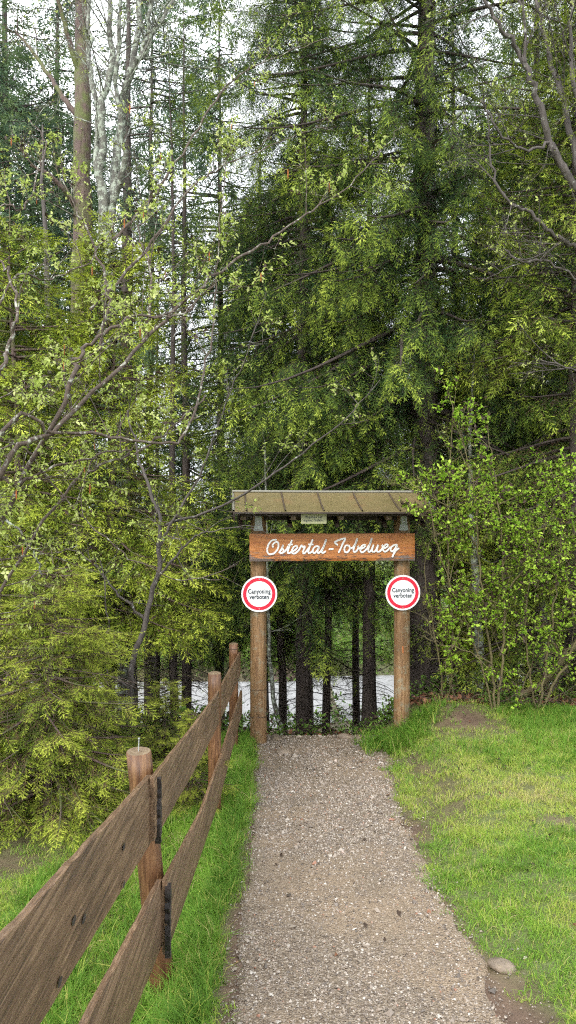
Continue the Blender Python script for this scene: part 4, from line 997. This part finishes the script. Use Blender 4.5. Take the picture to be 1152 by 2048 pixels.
# ------------------------------------------------------------------ fence
fence = empty('wooden_fence', (-.6, 3.2, float(ground(-.6, 3.2)))); tag(fence, 'weathered plank fence running along the left of the path', 'fence')
def fpart(name, mb_, m, sm=False, par=None): return put(fence, mb_.build(name, m, None, sm)) if par is None else mb_.build(name, m, par, sm)
def board(name, stations, thick=.026, seed=0, m=WOOD_FENCE):
    """stations: (Y, X, top depth below eye, bottom depth below eye)"""
    st = np.array(stations, float); ys = np.linspace(st[0, 0], st[-1, 0], 50); rs2 = np.random.default_rng(seed)
    x = np.interp(ys, st[:, 0], st[:, 1]); t = EYE - np.interp(ys, st[:, 0], st[:, 2]); b = EYE - np.interp(ys, st[:, 0], st[:, 3])
    t += .003 * nz(ys * 3 + seed, ys * 0, 1) + .0015 * rs2.standard_normal(50); b += .004 * nz(ys * 3 + seed * 3, ys * 0 + 4, 1) + .0015 * rs2.standard_normal(50)
    nv = 7; V = []
    for k, (yy, xx, tt, bb) in enumerate(zip(ys, x, t, b)):
        ring = []
        for w in np.linspace(0, 1, nv): ring.append([xx + thick / 2 + .003 * math.sin(w * PI) * (1 if seed % 2 else -.5) - (.004 if w in (0, 1) else 0), yy, tt + (bb - tt) * w])
        for w in np.linspace(1, 0, nv): ring.append([xx - thick / 2 + (.004 if w in (0, 1) else 0), yy, tt + (bb - tt) * w])
        V += ring
    S_ = 2 * nv; V = np.array(V); i = np.arange(len(ys) - 1)[:, None] * S_; j = np.arange(S_)[None]; k = (j + 1) % S_
    mb_ = MB(); mb_.add(V, np.stack([i + j, i + k, i + S_ + k, i + S_ + j], -1).reshape(-1, 4)); mb_.add(V, [list(range(S_))[::-1]]); mb_.add(V, [list(range((len(ys) - 1) * S_, len(ys) * S_))])
    return fpart(name, mb_, m)
BN = [(.2, -.60, .70, .98), (1.56, -.598, .885, 1.17), (1.79, -.598, .92, 1.215), (3.2, -.592, 1.122, 1.402)]
board('board', BN, .03, 1)
board('board', [(3.12, -.566, 1.105, 1.372), (4.3, -.560, 1.245, 1.51), (5.56, -.556, 1.385, 1.64), (6.5, -.550, 1.45, 1.71), (8.45, -.545, 1.575, 1.83)], .026, 2)
board('board', [(.2, -.575, 1.13, 1.43), (2.07, -.565, 1.405, 1.70), (3.2, -.548, 1.568, 1.85)], .03, 3)
board('board', [(3.16, -.520, 1.545, 1.865), (4.5, -.528, 1.80, 2.05), (5.77, -.530, 1.905, 2.20), (7, -.53, 1.95, 2.23), (8.5, -.53, 2.02, 2.29)], .026, 4)
# knots in the near boards
for (yy, zz_, xs_) in ((2.62, 1.17, -.5765), (2.62, 1.30, -.5765), (2.02, 1.10, -.5800), (2.12, 1.15, -.58), (1.9, 1.19, -.581)):
    a = np.arange(12) / 12 * 2 * PI; v = np.array([[xs_ + .004, yy + .020 * math.cos(t), EYE - zz_ + .011 * math.sin(t)] for t in a]); mb_ = MB(); mb_.add(v, [list(range(12))]); fpart('knot', mb_, CHAR)
# charred board ends at the joint
rs2 = np.random.default_rng(4)
def char(y0, x0, zt, zb, th=.02, wd=.035):
    n = 14; z = np.linspace(zt, zb, n); V = []
    for q in z:
        w = wd * (1 + .12 * rs2.standard_normal()); o = .003 * rs2.standard_normal()
        V += [[x0 - th / 2, y0 - w / 2 + o, q], [x0 + th / 2 + .004 * rs2.random(), y0 - w / 2 + o, q], [x0 + th / 2 + .004 * rs2.random(), y0 + w / 2 + o, q], [x0 - th / 2, y0 + w / 2 + o, q]]
    V = np.array(V); i = np.arange(n - 1)[:, None] * 4; j = np.arange(4)[None]; k = (j + 1) % 4
    mb_ = MB(); mb_.add(V, np.stack([i + j, i + 4 + j, i + 4 + k, i + k], -1).reshape(-1, 4)); mb_.add(V, [[0, 1, 2, 3]]); mb_.add(V, [[n * 4 - 1, n * 4 - 2, n * 4 - 3, n * 4 - 4]]); fpart('charred_end', mb_, CHAR)
char(3.19, -.552, EYE - 1.13, EYE - 1.405, .022, .03); char(3.17, -.508, EYE - 1.575, EYE - 1.88, .02, .03)
for px, Y, top, dia, lean in ((277, 3.36, 1504, .112, .10), (429, 5.95, 1347, .105, 0.), (467, 8.35, 1288, .10, .0)):
    t = P(px, top, Y); g = float(ground(t[0], Y)); n = 14; z = np.linspace(g - .3, t[2], n); sides = 20; ang = np.arange(sides) / sides * 2 * PI
    rr = dia / 2 * (1 + .02 * np.sin(ang * 3 + px) - .06 * np.exp(-((np.angle(np.exp(1j * (ang + 1.3)))) / .12) ** 2))
    V = []
    for q in z:
        f_ = (t[2] - q); V.append(np.stack([t[0] + lean * f_ + rr * np.cos(ang), Y + rr * np.sin(ang), q + 0 * ang], -1))
    V.append(np.stack([t[0] + rr * .93 * np.cos(ang), Y + rr * .93 * np.sin(ang), t[2] + .004 + .004 * np.sin(ang)], -1)); V = np.concatenate(V)
    i = np.arange(n)[:, None] * sides; j = np.arange(sides)[None]; k = (j + 1) % sides
    mb_ = MB(); mb_.add(V, np.stack([i + j, i + k, i + sides + k, i + sides + j], -1).reshape(-1, 4)); mb_.add(V[-sides:], [list(range(sides))], 0, 1)
    po = put(fence, mb_.build('post', [WOOD_FPOST, WOOD_CUT], None, True))
    if px == 277:
        v, f = tube(np.array([[t[0], Y, t[2]], [t[0] + .002, Y, t[2] + .06]]), .0022, 6); mm = MB(); mm.add(v, f); v, f = tube(np.array([[t[0] + .002, Y, t[2] + .06], [t[0] + .002, Y, t[2] + .063]]), .005, 8); mm.add(v, f); mm.add(v[8:], [list(range(8))]); nl_ = mm.build('nail', STEEL, po)
    if px == 467:
        v, f = tube(np.array([[t[0] + (dia / 2 + .002) * math.cos(a), Y + (dia / 2 + .002) * math.sin(a), t[2] - .05] for a in np.linspace(0, 2 * PI, 25)]), .0025, 4); mm = MB(); mm.add(v, f); mm.build('wire_tie', ROOFSEAM, po)

# ------------------------------------------------------------------ light, sky, camera
w = bpy.data.worlds.new('World'); bpy.context.scene.world = w; w.use_nodes = True; nt = w.node_tree
bg = nt.nodes['Background']; sky = nt.nodes.new('ShaderNodeTexSky'); sky.sky_type = 'NISHITA'; sky.sun_disc = False
sky.sun_elevation = R(36); sky.sun_rotation = R(202); sky.air_density = 1.0; sky.dust_density = 4.0
tc = nt.nodes.new('ShaderNodeTexCoord'); cl = nt.nodes.new('ShaderNodeTexNoise'); cl.inputs['Scale'].default_value = 2.2; cl.inputs['Detail'].default_value = 5
nt.links.new(tc.outputs['Generated'], cl.inputs['Vector'])
cr = nt.nodes.new('ShaderNodeValToRGB'); cr.color_ramp.elements[0].color = (10.4, 11.0, 12.0, 1); cr.color_ramp.elements[1].color = (14., 14.3, 14.8, 1); cr.color_ramp.elements[0].position = .35; cr.color_ramp.elements[1].position = .65
nt.links.new(cl.outputs['Fac'], cr.inputs['Fac'])
mx = nt.nodes.new('ShaderNodeMix'); mx.data_type = 'RGBA'; mx.inputs[0].default_value = .9
nt.links.new(sky.outputs[0], mx.inputs[6]); nt.links.new(cr.outputs[0], mx.inputs[7]); nt.links.new(mx.outputs[2], bg.inputs['Color']); bg.inputs['Strength'].default_value = .10
sun = bpy.data.lights.new('sun', 'SUN'); sun.energy = 1.5; sun.angle = R(20); sun.color = (1, .96, .9); so = bpy.data.objects.new('sun', sun); col.objects.link(so)
so.rotation_euler = (R(54), 0, R(-22))   # light from behind and above the camera
cam = bpy.data.cameras.new('camera'); co = bpy.data.objects.new('camera', cam); col.objects.link(co); co.location = (0, 0, EYE); co.rotation_euler = (R(90), 0, 0)
cam.sensor_fit = 'VERTICAL'; cam.sensor_height = 36; cam.lens = 36 * F / 2048; cam.clip_end = 2000; cam.clip_start = .05
sc_ = bpy.context.scene; sc_.camera = co
sc_.view_settings.view_transform = 'Standard'; sc_.view_settings.look = 'None'; sc_.view_settings.gamma = 1; sc_.view_settings.exposure = 1.15
cy = sc_.cycles; sc_.render.engine = 'CYCLES'; cy.max_bounces = 6; cy.diffuse_bounces = 3; cy.use_adaptive_sampling = True; cy.adaptive_threshold = .03; cy.adaptive_min_samples = 24; cy.glossy_bounces = 2; cy.transmission_bounces = 4; cy.use_denoising = False; cy.pixel_filter_type = 'BLACKMAN_HARRIS'; cy.filter_width = 1.15
